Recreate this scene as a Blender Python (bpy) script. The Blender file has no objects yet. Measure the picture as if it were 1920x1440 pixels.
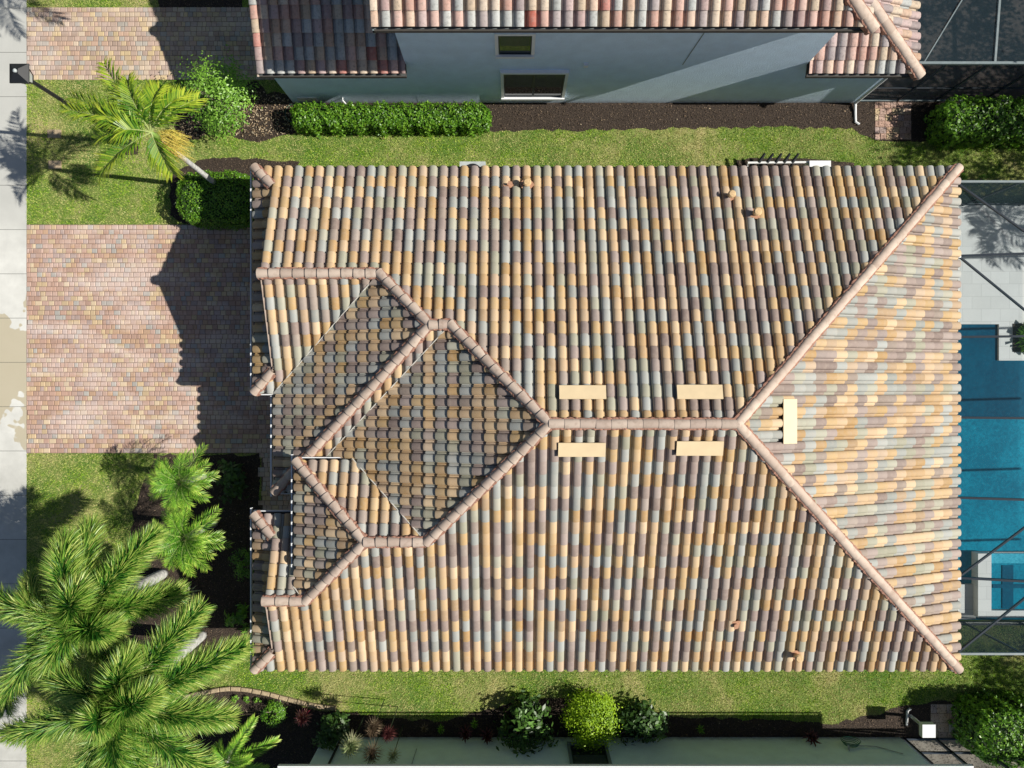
import bpy, bmesh, math, random
import numpy as np
from mathutils import Vector, Matrix

# ------------------------------------------------------------------ camera, sky, sun
SC = bpy.context.scene
H, F = 24.4, 1430.0                      # height of the camera (m) and its focal length in photo pixels
cam_d = bpy.data.cameras.new("camera"); cam = bpy.data.objects.new("camera", cam_d)
SC.collection.objects.link(cam); SC.camera = cam
cam.location = (0, 0, H); cam.rotation_euler = (0, 0, 0)
cam_d.sensor_width = 36; cam_d.lens = F / 1920 * 36; cam_d.clip_end = 600; cam_d.clip_start = .1
SC.render.resolution_x, SC.render.resolution_y = 1024, 768

SUN = Vector((1, -.085, .90)).normalized()   # towards the sun
wd = bpy.data.worlds.new("World"); SC.world = wd; wd.use_nodes = True
wn = wd.node_tree.nodes; wl = wd.node_tree.links
sky = wn.new("ShaderNodeTexSky"); sky.sky_type = 'NISHITA'; sky.sun_disc = False
sky.sun_elevation = math.asin(SUN.z); sky.sun_rotation = math.atan2(SUN.x, SUN.y)
wl.new(sky.outputs[0], wn["Background"].inputs[0]); wn["Background"].inputs[1].default_value = .05
sl = bpy.data.lights.new("sun", 'SUN'); sl.energy = 5.0; sl.angle = math.radians(.5); sl.color = (1, .95, .86)
so = bpy.data.objects.new("sun", sl); SC.collection.objects.link(so)
so.rotation_euler = SUN.to_track_quat('Z', 'Y').to_euler()
SC.view_settings.view_transform = 'Standard'; SC.view_settings.look = 'None'
SC.view_settings.exposure = 0.38; SC.view_settings.gamma = 1

R = random.Random(7); NR = np.random.default_rng(7)

def P(px, py, z=0.0):                     # where a thing at height z stands, from a plan measured in the photo
    s = (H - z) / F
    return Vector(((px - 960) * s, (720 - py) * s, z))

# ------------------------------------------------------------------ materials
def newmat(name):
    m = bpy.data.materials.new(name); m.use_nodes = True
    return m, m.node_tree.nodes, m.node_tree.links, m.node_tree.nodes["Principled BSDF"]

def node(ns, t, **kw):
    n = ns.new(t)
    for k, v in kw.items(): setattr(n, k, v)
    return n

def ramp(ns, stops, interp='LINEAR'):
    r = ns.new("ShaderNodeValToRGB"); cr = r.color_ramp; cr.interpolation = interp
    while len(cr.elements) > 1: cr.elements.remove(cr.elements[-1])
    cr.elements[0].position = stops[0][0]; cr.elements[0].color = (*stops[0][1], 1)
    for p, c in stops[1:]:
        e = cr.elements.new(p); e.color = (*c, 1)
    return r

def noise(ns, ls, scale, detail=4, rough=.5, vec=None, dist=0):
    n = ns.new("ShaderNodeTexNoise"); n.inputs["Scale"].default_value = scale
    n.inputs["Detail"].default_value = detail; n.inputs["Roughness"].default_value = rough
    n.inputs["Distortion"].default_value = dist
    if vec is not None: ls.new(vec, n.inputs["Vector"])
    return n

def mixc(ns, ls, fac, a, b, mode='MIX'):
    m = ns.new("ShaderNodeMix"); m.data_type = 'RGBA'; m.blend_type = mode
    for sock, v in ((m.inputs[0], fac), (m.inputs[6], a), (m.inputs[7], b)):
        if isinstance(v, (int, float)): sock.default_value = v
        elif isinstance(v, tuple): sock.default_value = (*v, 1)
        else: ls.new(v, sock)
    return m.outputs[2]

def mathn(ns, ls, op, a, b=None, c=None):
    m = ns.new("ShaderNodeMath"); m.operation = op
    for i, v in enumerate((a, b, c)):
        if v is None: continue
        if isinstance(v, (int, float)): m.inputs[i].default_value = v
        else: ls.new(v, m.inputs[i])
    return m.outputs[0]

def bump(ns, ls, bsdf, h, strength=.3, dist=.01):
    b = ns.new("ShaderNodeBump"); b.inputs["Strength"].default_value = strength; b.inputs["Distance"].default_value = dist
    ls.new(h, b.inputs["Height"]); ls.new(b.outputs[0], bsdf.inputs["Normal"])

def geo(ns): return ns.new("ShaderNodeNewGeometry").outputs["Position"]

def plain(name, col, rough=.6, metal=0, nz=0, nscale=8, var=.0, bmp=0):
    m, ns, ls, b = newmat(name)
    b.inputs["Roughness"].default_value = rough; b.inputs["Metallic"].default_value = metal
    b.inputs["Base Color"].default_value = (*col, 1)
    pos = geo(ns)
    n = noise(ns, ls, nscale, 5, .6, pos)
    v = var or .15
    r = ramp(ns, [(.3, tuple(c * (1 - v) for c in col)), (.7, tuple(min(1, c * (1 + v)) for c in col))])
    ls.new(n.outputs[0], r.inputs[0]); ls.new(r.outputs[0], b.inputs["Base Color"])
    if bmp:
        n2 = noise(ns, ls, bmp, 3, .6, pos); bump(ns, ls, b, n2.outputs[0], .4, .01)
    return m

def tile_mat(name, stops, bleach, soot=0.0):
    m, ns, ls, b = newmat(name)
    b.inputs["Roughness"].default_value = .78
    at = ns.new("ShaderNodeAttribute"); at.attribute_name = "rnd"
    at2 = ns.new("ShaderNodeAttribute"); at2.attribute_name = "rnd2"
    r = ramp(ns, stops, 'CONSTANT'); ls.new(at.outputs["Fac"], r.inputs[0])
    pos = geo(ns)
    n = noise(ns, ls, 9, 5, .65, pos)
    n2 = noise(ns, ls, 1.1, 3, .5, pos)
    hs = ns.new("ShaderNodeHueSaturation")
    ls.new(mathn(ns, ls, 'MULTIPLY_ADD', at2.outputs["Fac"], .34, .84), hs.inputs["Value"])
    ls.new(mathn(ns, ls, 'MULTIPLY_ADD', at2.outputs["Fac"], -.3, 1.12), hs.inputs["Saturation"])
    ls.new(r.outputs[0], hs.inputs["Color"])
    fr = ramp(ns, [(.45, (0, 0, 0)), (.75, (1, 1, 1))]); ls.new(n.outputs[0], fr.inputs[0])
    c = mixc(ns, ls, mathn(ns, ls, 'MULTIPLY', fr.outputs[0], .35), hs.outputs[0], bleach)
    fr2 = ramp(ns, [(.4, (0, 0, 0)), (.7, (1, 1, 1))]); ls.new(n2.outputs[0], fr2.inputs[0])
    n5 = noise(ns, ls, 2.6, 7, .7, pos, .4); fr5 = ramp(ns, [(.52, (0, 0, 0)), (.72, (1, 1, 1))]); ls.new(n5.outputs[0], fr5.inputs[0])
    c = mixc(ns, ls, mathn(ns, ls, 'MULTIPLY', fr2.outputs[0], .15), c, bleach)
    c = mixc(ns, ls, mathn(ns, ls, 'MULTIPLY', fr5.outputs[0], .16), c, (.17, .14, .115))
    if soot:
        n3 = noise(ns, ls, 14, 6, .75, pos)
        fr3 = ramp(ns, [(.5, (0, 0, 0)), (.66, (1, 1, 1))]); ls.new(n3.outputs[0], fr3.inputs[0])
        c = mixc(ns, ls, mathn(ns, ls, 'MULTIPLY', fr3.outputs[0], soot), c, (.09, .085, .075))
    ls.new(c, b.inputs["Base Color"])
    n4 = noise(ns, ls, 60, 3, .6, pos); bump(ns, ls, b, n4.outputs[0], .25, .006)
    return m

TAN, TAN2, GRN, GRY, MAU, MAU2 = (.49, .34, .175), (.44, .29, .145), (.32, .315, .24), (.30, .315, .295), (.285, .22, .195), (.235, .18, .16)
M = {}
M['tile'] = tile_mat('blended_tile', [(0, TAN), (.21, GRY), (.38, MAU), (.51, GRN), (.62, TAN2), (.79, MAU2), (.88, (.40, .28, .17)), (.93, (.28, .225, .19))], (.42, .35, .28))
M['tile_pink'] = tile_mat('weathered_pink_tile', [(0, (.45, .27, .22)), (.18, (.47, .37, .27)), (.36, (.36, .375, .365)), (.55, (.36, .25, .24)), (.7, (.48, .33, .24)), (.84, (.29, .24, .24)), (.98, (.36, .10, .07))], (.44, .39, .34), .5)

def rnd_mat(name, cols, rough=.6, trans=0.0, spec=.35, nz=True, big=None):
    """colour picked by the per-face value rnd; for leaves part of the light passes through"""
    m, ns, ls, b = newmat(name)
    b.inputs["Roughness"].default_value = rough; b.inputs["Specular IOR Level"].default_value = spec
    at = ns.new("ShaderNodeAttribute"); at.attribute_name = "rnd"
    k = len(cols)
    r = ramp(ns, [(i / max(1, k - 1), c) for i, c in enumerate(cols)]); ls.new(at.outputs["Fac"], r.inputs[0])
    c = r.outputs[0]
    if big:
        n = noise(ns, ls, big[0], 4, .6, geo(ns))
        fr = ramp(ns, [(big[2], (0, 0, 0)), (big[3], (1, 1, 1))]); ls.new(n.outputs[0], fr.inputs[0])
        c = mixc(ns, ls, fr.outputs[0], c, big[1])
    ls.new(c, b.inputs["Base Color"])
    if trans:
        t = ns.new("ShaderNodeBsdfTranslucent"); mx = ns.new("ShaderNodeMixShader"); mx.inputs[0].default_value = trans
        hs = ns.new("ShaderNodeHueSaturation"); hs.inputs["Value"].default_value = 1.5; ls.new(c, hs.inputs["Color"])
        ls.new(hs.outputs[0], t.inputs[0]); ls.new(b.outputs[0], mx.inputs[1]); ls.new(t.outputs[0], mx.inputs[2])
        ls.new(mx.outputs[0], ns["Material Output"].inputs[0])
    return m

M['cap'] = rnd_mat('ridge_cap_clay', [(.42, .33, .27), (.54, .44, .36), (.46, .36, .30)], .8, big=(6, (.34, .255, .20), .48, .8))
M['mortar'] = plain('mortar', (.30, .155, .11), .9, nscale=20, var=.3, bmp=60)
M['white'] = plain('white_paint', (.72, .74, .76), .5, var=.04)
M['deck'] = plain('roof_deck', (.05, .045, .04), .9)
M['flash'] = plain('flashing', (.60, .58, .52), .5, var=.2)
M['board'] = plain('pale_yellow_vent', (.66, .52, .32), .6, nscale=3, var=.06)
M['dark'] = plain('dark_metal', (.018, .02, .024), .45)
M['bronze'] = plain('bronze_frame', (.012, .022, .036), .5)
M['alu'] = plain('grey_aluminium', (.16, .20, .21), .4)
M['glass'] = plain('window_glass', (.012, .022, .024), .08, var=.3)
M['blind'] = plain('blind', (.07, .09, .08), .6)
M['clay'] = plain('clay_pipe', (.42, .23, .14), .8, nscale=20, var=.25)
M['claytan'] = plain('tan_pipe', (.55, .38, .20), .8, nscale=20, var=.2)
M['stone'] = plain('edging_stone', (.36, .28, .18), .9, nscale=12, var=.35, bmp=30)
M['grey_box'] = plain('grey_plastic', (.40, .44, .44), .6)
M['pvc'] = plain('white_pvc', (.75, .76, .76), .4, var=.03)
M['hose'] = plain('green_hose', (.02, .12, .09), .5)
M['pole'] = plain('lamp_black', (.015, .016, .018), .4)
M['lens'] = plain('lamp_glass', (.5, .52, .5), .2)

def stucco(name, col):
    m, ns, ls, b = newmat(name); b.inputs["Roughness"].default_value = .9
    pos = geo(ns); n = noise(ns, ls, 2.2, 4, .6, pos)
    r = ramp(ns, [(.3, tuple(c * .93 for c in col)), (.7, tuple(c * 1.05 for c in col))]); ls.new(n.outputs[0], r.inputs[0])
    # splash dirt just above the ground
    sep = ns.new("ShaderNodeSeparateXYZ"); ls.new(pos, sep.inputs[0])
    n2 = noise(ns, ls, 5, 5, .7, pos)
    k = mathn(ns, ls, 'MULTIPLY', mathn(ns, ls, 'SUBTRACT', mathn(ns, ls, 'MULTIPLY', n2.outputs[0], .5), sep.outputs[2]), 3.5)
    kc = ns.new("ShaderNodeClamp"); ls.new(k, kc.inputs[0])
    c = mixc(ns, ls, mathn(ns, ls, 'MULTIPLY', kc.outputs[0], .6), r.outputs[0], (.16, .14, .11))
    ls.new(c, b.inputs["Base Color"])
    n3 = noise(ns, ls, 38, 3, .6, pos); bump(ns, ls, b, n3.outputs[0], .9, .02)
    return m
M['wall_blue'] = stucco('blue_grey_stucco', (.62, .79, .95))
M['wall_green'] = stucco('green_grey_stucco', (.70, .86, .88))
M['wall_cream'] = stucco('cream_stucco', (.55, .47, .36))

def paver_mat(name, cols, efflo):
    m, ns, ls, b = newmat(name); b.inputs["Roughness"].default_value = .85
    at = ns.new("ShaderNodeAttribute"); at.attribute_name = "rnd"
    r = ramp(ns, cols, 'CONSTANT'); ls.new(at.outputs["Fac"], r.inputs[0])
    at2 = ns.new("ShaderNodeAttribute"); at2.attribute_name = "rnd2"
    hs = ns.new("ShaderNodeHueSaturation"); ls.new(r.outputs[0], hs.inputs["Color"])
    ls.new(mathn(ns, ls, 'MULTIPLY_ADD', at2.outputs["Fac"], .28, .86), hs.inputs["Value"])
    pos = geo(ns)
    mp = ns.new("ShaderNodeMapping"); mp.inputs["Scale"].default_value = (.35, 1.0, 1); ls.new(pos, mp.inputs[0])
    n = noise(ns, ls, 1.0, 6, .62, mp.outputs[0], .15)
    fr = ramp(ns, [(.47, (0, 0, 0)), (.61, (1, 1, 1))]); ls.new(n.outputs[0], fr.inputs[0])
    nf = noise(ns, ls, 22, 4, .7, pos)
    k = mathn(ns, ls, 'MULTIPLY', mathn(ns, ls, 'MULTIPLY_ADD', fr.outputs[0], efflo * .68, efflo * .16), mathn(ns, ls, 'MULTIPLY_ADD', nf.outputs[0], 1.0, .4))
    c = mixc(ns, ls, k, hs.outputs[0], (.60, .50, .455))
    ls.new(c, b.inputs["Base Color"]); bump(ns, ls, b, nf.outputs[0], .3, .006)
    return m
pc = [(0, (.37, .225, .165)), (.24, (.42, .275, .215)), (.44, (.46, .34, .19)), (.58, (.34, .25, .225)), (.72, (.40, .25, .15)), (.85, (.31, .305, .28)), (.93, (.50, .39, .25))]
M['paver'] = paver_mat('tumbled_paver', pc, .85)
M['paver_n'] = paver_mat('tumbled_paver_tan', [(0, (.36, .26, .20)), (.2, (.44, .33, .20)), (.36, (.40, .29, .23)), (.52, (.50, .38, .21)), (.62, (.33, .30, .26)), (.75, (.42, .28, .20)), (.9, (.48, .38, .28))], .5)
M['joint'] = plain('joint_sand', (.15, .105, .08), .95, nscale=30)

def grass_mats():
    m, ns, ls, b = newmat('lawn_soil'); b.inputs["Roughness"].default_value = .95
    pos = geo(ns)
    n = noise(ns, ls, .55, 5, .62, pos); n2 = noise(ns, ls, 26, 5, .7, pos)
    r = ramp(ns, [(.38, (.08, .16, .02)), (.52, (.16, .22, .045)), (.66, (.36, .32, .14))]); ls.new(n.outputs[0], r.inputs[0])
    r2 = ramp(ns, [(.3, (.45, .45, .45)), (.7, (1.5, 1.5, 1.5))]); ls.new(n2.outputs[0], r2.inputs[0])
    c = mixc(ns, ls, 1.0, r.outputs[0], r2.outputs[0], 'MULTIPLY')
    ls.new(c, b.inputs["Base Color"]); bump(ns, ls, b, n2.outputs[0], .7, .03)
    M['lawn'] = m
    m, ns, ls, b = newmat('grass_blade'); b.inputs["Roughness"].default_value = .55; b.inputs["Specular IOR Level"].default_value = .3
    at = ns.new("ShaderNodeAttribute"); at.attribute_name = "rnd"
    pos = geo(ns)
    r = ramp(ns, [(0, (.05, .16, .008)), (.35, (.17, .36, .010)), (.7, (.38, .58, .03)), (1, (.66, .70, .15))]); ls.new(at.outputs["Fac"], r.inputs[0])
    n = noise(ns, ls, .6, 6, .65, pos); n2 = noise(ns, ls, 5, 4, .6, pos)
    s = mathn(ns, ls, 'ADD', mathn(ns, ls, 'MULTIPLY', n.outputs[0], .7), mathn(ns, ls, 'MULTIPLY', n2.outputs[0], .3))
    s = mathn(ns, ls, 'MULTIPLY_ADD', at.outputs["Fac"], .12, s)
    fr = ramp(ns, [(.50, (0, 0, 0)), (.64, (1, 1, 1))]); ls.new(s, fr.inputs[0])
    c = mixc(ns, ls, mathn(ns, ls, 'MULTIPLY', fr.outputs[0], .85), r.outputs[0], (.60, .54, .25))
    ls.new(c, b.inputs["Base Color"])
    t = ns.new("ShaderNodeBsdfTranslucent"); ls.new(c, t.inputs[0]); mx = ns.new("ShaderNodeMixShader"); mx.inputs[0].default_value = .25
    ls.new(b.outputs[0], mx.inputs[1]); ls.new(t.outputs[0], mx.inputs[2]); ls.new(mx.outputs[0], ns["Material Output"].inputs[0])
    M['blade'] = m
grass_mats()
def mulch_mat():
    m, ns, ls, b = newmat('mulch_soil'); b.inputs["Roughness"].default_value = .95
    pos = geo(ns); n = noise(ns, ls, 30, 6, .75, pos); n0 = noise(ns, ls, 2, 4, .6, pos)
    r = ramp(ns, [(.35, (.012, .009, .007)), (.55, (.045, .031, .022)), (.72, (.11, .08, .06))]); ls.new(n.outputs[0], r.inputs[0])
    ls.new(r.outputs[0], b.inputs["Base Color"]); bump(ns, ls, b, n.outputs[0], .8, .03)
    return m
M['mulch'] = mulch_mat()
M['chip'] = rnd_mat('wood_chip', [(.03, .02, .014), (.06, .042, .03), (.085, .06, .042), (.13, .09, .06), (.30, .22, .15)], .9)

def walk_mat():
    m, ns, ls, b = newmat('concrete_walk'); b.inputs["Roughness"].default_value = .85
    pos = geo(ns); sep = ns.new("ShaderNodeSeparateXYZ"); ls.new(pos, sep.inputs[0])
    n = noise(ns, ls, 1.2, 5, .6, pos); n2 = noise(ns, ls, 40, 4, .6, pos)
    r = ramp(ns, [(.3, (.50, .50, .47)), (.7, (.66, .66, .62))]); ls.new(n.outputs[0], r.inputs[0])
    # greyer towards the upper part of the street, and water stains by the driveway
    k = ns.new("ShaderNodeMapRange"); k.inputs[1].default_value = 4.2; k.inputs[2].default_value = 5.8; ls.new(sep.outputs[1], k.inputs[0])
    c = mixc(ns, ls, mathn(ns, ls, 'MULTIPLY', k.outputs[0], .75), r.outputs[0], (.40, .405, .38))
    yb = mathn(ns, ls, 'ABSOLUTE', mathn(ns, ls, 'ADD', sep.outputs[1], -.25))
    n3 = noise(ns, ls, .9, 3, .55, pos)
    st = mathn(ns, ls, 'SUBTRACT', mathn(ns, ls, 'ADD', n3.outputs[0], .26), mathn(ns, ls, 'MULTIPLY', yb, .13))
    fr = ramp(ns, [(.545, (0, 0, 0)), (.56, (1, 1, 1))]); ls.new(st, fr.inputs[0])
    c = mixc(ns, ls, mathn(ns, ls, 'MULTIPLY', fr.outputs[0], .9), c, (.42, .37, .26))
    # dull lower stretch
    k2 = ns.new("ShaderNodeMapRange"); k2.inputs[1].default_value = -1.6; k2.inputs[2].default_value = -3.4; ls.new(sep.outputs[1], k2.inputs[0])
    n4 = noise(ns, ls, 1.6, 5, .7, pos)
    c = mixc(ns, ls, mathn(ns, ls, 'MULTIPLY', mathn(ns, ls, 'MULTIPLY', k2.outputs[0], n4.outputs[0]), .9), c, (.30, .30, .27))
    # saw-cut joints every 1.42 m
    yy = mathn(ns, ls, 'FRACT', mathn(ns, ls, 'DIVIDE', mathn(ns, ls, 'ADD', sep.outputs[1], 40 * 1.4162 - (720 - 431) / 58.607), 1.4162))
    j = mathn(ns, ls, 'LESS_THAN', yy, .012)
    c = mixc(ns, ls, mathn(ns, ls, 'MULTIPLY', j, .8), c, (.08, .08, .07))
    ls.new(c, b.inputs["Base Color"]); bump(ns, ls, b, n2.outputs[0], .15, .004)
    return m
M['walk'] = walk_mat()
def deck_mat():
    m, ns, ls, b = newmat('pool_deck_slab'); b.inputs["Roughness"].default_value = .7
    pos = geo(ns); br = ns.new("ShaderNodeTexBrick"); ls.new(pos, br.inputs[0])
    br.inputs["Color1"].default_value = (.60, .60, .57, 1); br.inputs["Color2"].default_value = (.66, .66, .63, 1); br.inputs["Mortar"].default_value = (.46, .46, .44, 1)
    br.inputs["Scale"].default_value = 1; br.inputs["Mortar Size"].default_value = .006; br.inputs["Brick Width"].default_value = .6; br.inputs["Row Height"].default_value = .4
    n = noise(ns, ls, 6, 4, .6, pos); ls.new(mixc(ns, ls, mathn(ns, ls, 'MULTIPLY', n.outputs[0], .2), br.outputs[0], (.45, .45, .43)), b.inputs["Base Color"])
    return m
M['pooldeck'] = deck_mat()
def water_mat(name, c1, c2, scale):
    m, ns, ls, b = newmat(name); b.inputs["Roughness"].default_value = .12; b.inputs['Specular IOR Level'].default_value = .25
    pos = geo(ns); n = noise(ns, ls, scale, 4, .6, pos, 1.0); n0 = noise(ns, ls, .5, 2, .5, pos)
    v = ns.new("ShaderNodeTexVoronoi"); v.feature = 'SMOOTH_F1'; v.inputs["Scale"].default_value = scale * .8; ls.new(n.outputs["Color"], v.inputs[0])
    s = mathn(ns, ls, 'ADD', mathn(ns, ls, 'MULTIPLY', n.outputs[0], .5), mathn(ns, ls, 'MULTIPLY', n0.outputs[0], .5))
    r = ramp(ns, [(.4, c1), (.62, c2)]); ls.new(s, r.inputs[0]); ls.new(r.outputs[0], b.inputs["Base Color"])
    bump(ns, ls, b, n.outputs[0], .12, .02)
    return m
M['water'] = water_mat('pool_water', (.001, .13, .21), (.004, .24, .35), 9)
M['water_dark'] = water_mat('pool_water_dark', (.001, .055, .105), (.001, .09, .155), 7)  # darker water: depth plus palm and screen shade put into the colour
M['water_light'] = water_mat('spa_water', (.01, .20, .30), (.06, .42, .55), 12)
def screen_mat(name, op, col):
    m, ns, ls, b = newmat(name)
    d = ns.new("ShaderNodeBsdfDiffuse"); d.inputs[0].default_value = (*col, 1)
    t = ns.new("ShaderNodeBsdfTransparent"); t.inputs[0].default_value = (.93, .97, 1, 1)
    mx = ns.new("ShaderNodeMixShader")
    n = noise(ns, ls, 2.0, 3, .5, geo(ns))
    ls.new(mathn(ns, ls, 'MULTIPLY_ADD', n.outputs[0], .08, op - .04), mx.inputs[0])
    ls.new(t.outputs[0], mx.inputs[1]); ls.new(d.outputs[0], mx.inputs[2]); ls.new(mx.outputs[0], ns["Material Output"].inputs[0])
    return m
M['screen'] = screen_mat('insect_screen', .20, (.04, .065, .075))
M['screen_side'] = screen_mat('insect_screen_side', .78, (.035, .055, .06))
M['screen_dark'] = screen_mat('insect_screen_dark', .58, (.02, .035, .045))
M['hedge'] = rnd_mat('hedge_leaf', [(.03, .09, .006), (.07, .19, .012), (.14, .31, .02), (.24, .42, .04)], .42, .22, .5)
M['hedge_core'] = plain('hedge_core', (.012, .028, .006), .9, nscale=15, var=.4)
M['shrub'] = rnd_mat('shrub_leaf', [(.06, .16, .012), (.13, .29, .025), (.22, .42, .05), (.32, .52, .10)], .42, .25, .5)
M['gold'] = rnd_mat('golden_leaf', [(.08, .18, .008), (.20, .34, .012), (.34, .52, .02), (.50, .66, .06)], .5, .25)
M['darkleaf'] = rnd_mat('glossy_dark_leaf', [(.012, .035, .008), (.03, .075, .012), (.05, .11, .02), (.14, .30, .05)], .42, .12, .4)
M['fox'] = rnd_mat('foxtail_leaflet', [(.01, .06, .008), (.025, .12, .012), (.065, .21, .02), (.19, .34, .04), (.54, .58, .15)], .42, .22, .5)
M['fern'] = rnd_mat('date_palm_leaflet', [(.03, .12, .01), (.09, .27, .02), (.24, .46, .04), (.55, .64, .12)], .42, .22, .5)
M['xmas'] = rnd_mat('yellow_green_leaflet', [(.02, .09, .008), (.08, .20, .012), (.28, .38, .025), (.52, .56, .06)], .4, .22, .5)
M['rachis'] = plain('rachis', (.30, .36, .12), .6)
M['trunk_w'] = plain('pale_trunk', (.46, .46, .44), .8, nscale=9, var=.4, bmp=20)
M['trunk_g'] = plain('grey_trunk', (.30, .29, .27), .9, nscale=10, var=.35, bmp=20)
M['twig'] = plain('twig', (.30, .25, .20), .9)
M['flower'] = rnd_mat('flower_stalk', [(.40, .34, .05), (.55, .45, .08), (.45, .30, .06)], .6)
M['croton'] = rnd_mat('croton_leaf', [(.22, .05, .06), (.42, .14, .12), (.58, .30, .22), (.50, .08, .12)], .45, .15)
M['silver'] = rnd_mat('silver_blade', [(.14, .20, .08), (.30, .34, .16), (.52, .52, .34)], .5, .1)
M['brownb'] = rnd_mat('brown_blade', [(.07, .05, .03), (.16, .11, .07), (.30, .24, .16)], .5, .1)
M['maroon'] = rnd_mat('maroon_blade', [(.05, .012, .016), (.11, .03, .03), (.16, .06, .05)], .5, .1)
M['pinkfl'] = rnd_mat('orange_petal', [(.5, .10, .02), (.6, .16, .05)], .5, .1)

# ------------------------------------------------------------------ object helpers
def link(o, parent=None):
    SC.collection.objects.link(o)
    if parent is not None: o.parent = parent
    return o

def tag(o, label=None, cat=None, group=None, kind=None):
    if label: o["label"] = label
    if cat: o["category"] = cat
    if group: o["group"] = group
    if kind: o["kind"] = kind
    return o

def thing(name, loc, label, cat, group=None):
    o = bpy.data.objects.new(name, None); o.empty_display_size = .2; o.location = loc
    link(o); return tag(o, label, cat, group)

def world_to_local(o, parent):
    """meshes are written in world coordinates; shift them so the parent's base is their origin"""
    base = Vector((0, 0, 0)); p = parent
    while p is not None: base += p.location; p = p.parent
    if base.length > 0: o.data.transform(Matrix.Translation(-base))

def np_mesh(name, verts, faces_idx, sizes, mat, parent=None, attrs=None, smooth=False):
    me = bpy.data.meshes.new(name)
    verts = np.asarray(verts, dtype=np.float32).reshape(-1, 3)
    idx = np.asarray(faces_idx, dtype=np.int32).ravel(); sizes = np.asarray(sizes, dtype=np.int32)
    me.vertices.add(len(verts)); me.vertices.foreach_set("co", verts.ravel())
    me.loops.add(len(idx)); me.loops.foreach_set("vertex_index", idx)
    me.polygons.add(len(sizes))
    st = np.concatenate(([0], np.cumsum(sizes)[:-1])).astype(np.int32)
    me.polygons.foreach_set("loop_start", st); me.polygons.foreach_set("loop_total", sizes)
    me.update(calc_edges=True)
    for k, v in (attrs or {}).items():
        a = me.attributes.new(k, 'FLOAT', 'FACE'); a.data.foreach_set("value", np.asarray(v, dtype=np.float32))
    me.polygons.foreach_set("use_smooth", np.full(len(sizes), bool(smooth)))
    me.materials.append(mat)
    o = bpy.data.objects.new(name, me); link(o, parent)
    if parent is not None: world_to_local(o, parent)
    return o

class MB:
    """collects simple solids; build() links them as one mesh"""
    def __init__(s): s.v = []; s.f = []; s.r = []; s.sm = False
    def add(s, vs, fs, r=None):
        k = len(s.v); s.v += [tuple(v) for v in vs]; rr = R.random() if r is None else r
        for f in fs: s.f.append(tuple(i + k for i in f)); s.r.append(rr)
    def box(s, a, b, r=None):
        x0, y0, z0 = [min(p, q) for p, q in zip(a, b)]; x1, y1, z1 = [max(p, q) for p, q in zip(a, b)]
        s.add([(x0, y0, z0), (x1, y0, z0), (x1, y1, z0), (x0, y1, z0), (x0, y0, z1), (x1, y0, z1), (x1, y1, z1), (x0, y1, z1)],
              [(0, 3, 2, 1), (4, 5, 6, 7), (0, 1, 5, 4), (1, 2, 6, 5), (2, 3, 7, 6), (3, 0, 4, 7)], r); return s
    def prism(s, pts, z0, z1, r=None):
        n = len(pts); vs = [(p[0], p[1], z0) for p in pts] + [(p[0], p[1], z1) for p in pts]
        s.add(vs, [tuple(range(n))[::-1], tuple(range(n, 2 * n))] + [(i, (i + 1) % n, n + (i + 1) % n, n + i) for i in range(n)], r); return s
    def beam(s, a, b, w, h, r=None):
        a = Vector(a); b = Vector(b); d = (b - a).normalized()
        up = Vector((0, 0, 1)) if abs(d.z) < .95 else Vector((0, 1, 0))
        sd = d.cross(up).normalized(); u = sd.cross(d)
        vs = [p + sd * (sx * w / 2) + u * (sz * h / 2) for p in (a, b) for sx, sz in ((-1, -1), (1, -1), (1, 1), (-1, 1))]
        s.add(vs, [(0, 1, 2, 3), (7, 6, 5, 4), (0, 4, 5, 1), (1, 5, 6, 2), (2, 6, 7, 3), (3, 7, 4, 0)], r); return s
    def tube(s, pts, rad, n=8, caps=True, r=None):
        pts = [Vector(p) for p in pts]; m = len(pts)
        rad = rad if isinstance(rad, (list, tuple)) else [rad] * m
        vs = []; up = Vector((.0123, .7, .71)).normalized()
        for i, p in enumerate(pts):
            d = (pts[min(i + 1, m - 1)] - pts[max(i - 1, 0)]).normalized()
            sd = d.cross(up)
            if sd.length < .1: sd = d.cross(Vector((1, 0, 0)))
            sd.normalize(); u = sd.cross(d)
            vs += [p + (sd * math.cos(2 * math.pi * k / n) + u * math.sin(2 * math.pi * k / n)) * rad[i] for k in range(n)]
        fs = [(i * n + k, i * n + (k + 1) % n, (i + 1) * n + (k + 1) % n, (i + 1) * n + k) for i in range(m - 1) for k in range(n)]
        if caps: fs += [tuple(range(n))[::-1], tuple(range((m - 1) * n, m * n))]
        s.add(vs, fs, r); return s
    def lathe(s, c, prof, n=16, r=None):
        c = Vector(c); vs = [(c.x + p[0] * math.cos(2 * math.pi * k / n), c.y + p[0] * math.sin(2 * math.pi * k / n), c.z + p[1]) for p in prof for k in range(n)]
        m = len(prof)
        s.add(vs, [(i * n + k, i * n + (k + 1) % n, (i + 1) * n + (k + 1) % n, (i + 1) * n + k) for i in range(m - 1) for k in range(n)] + [tuple(range((m - 1) * n, m * n))], r); return s
    def build(s, name, mat, parent=None, smooth=False):
        idx = [i for f in s.f for i in f]; sz = [len(f) for f in s.f]
        return np_mesh(name, s.v, idx, sz, mat, parent, {'rnd': s.r}, smooth)

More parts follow.
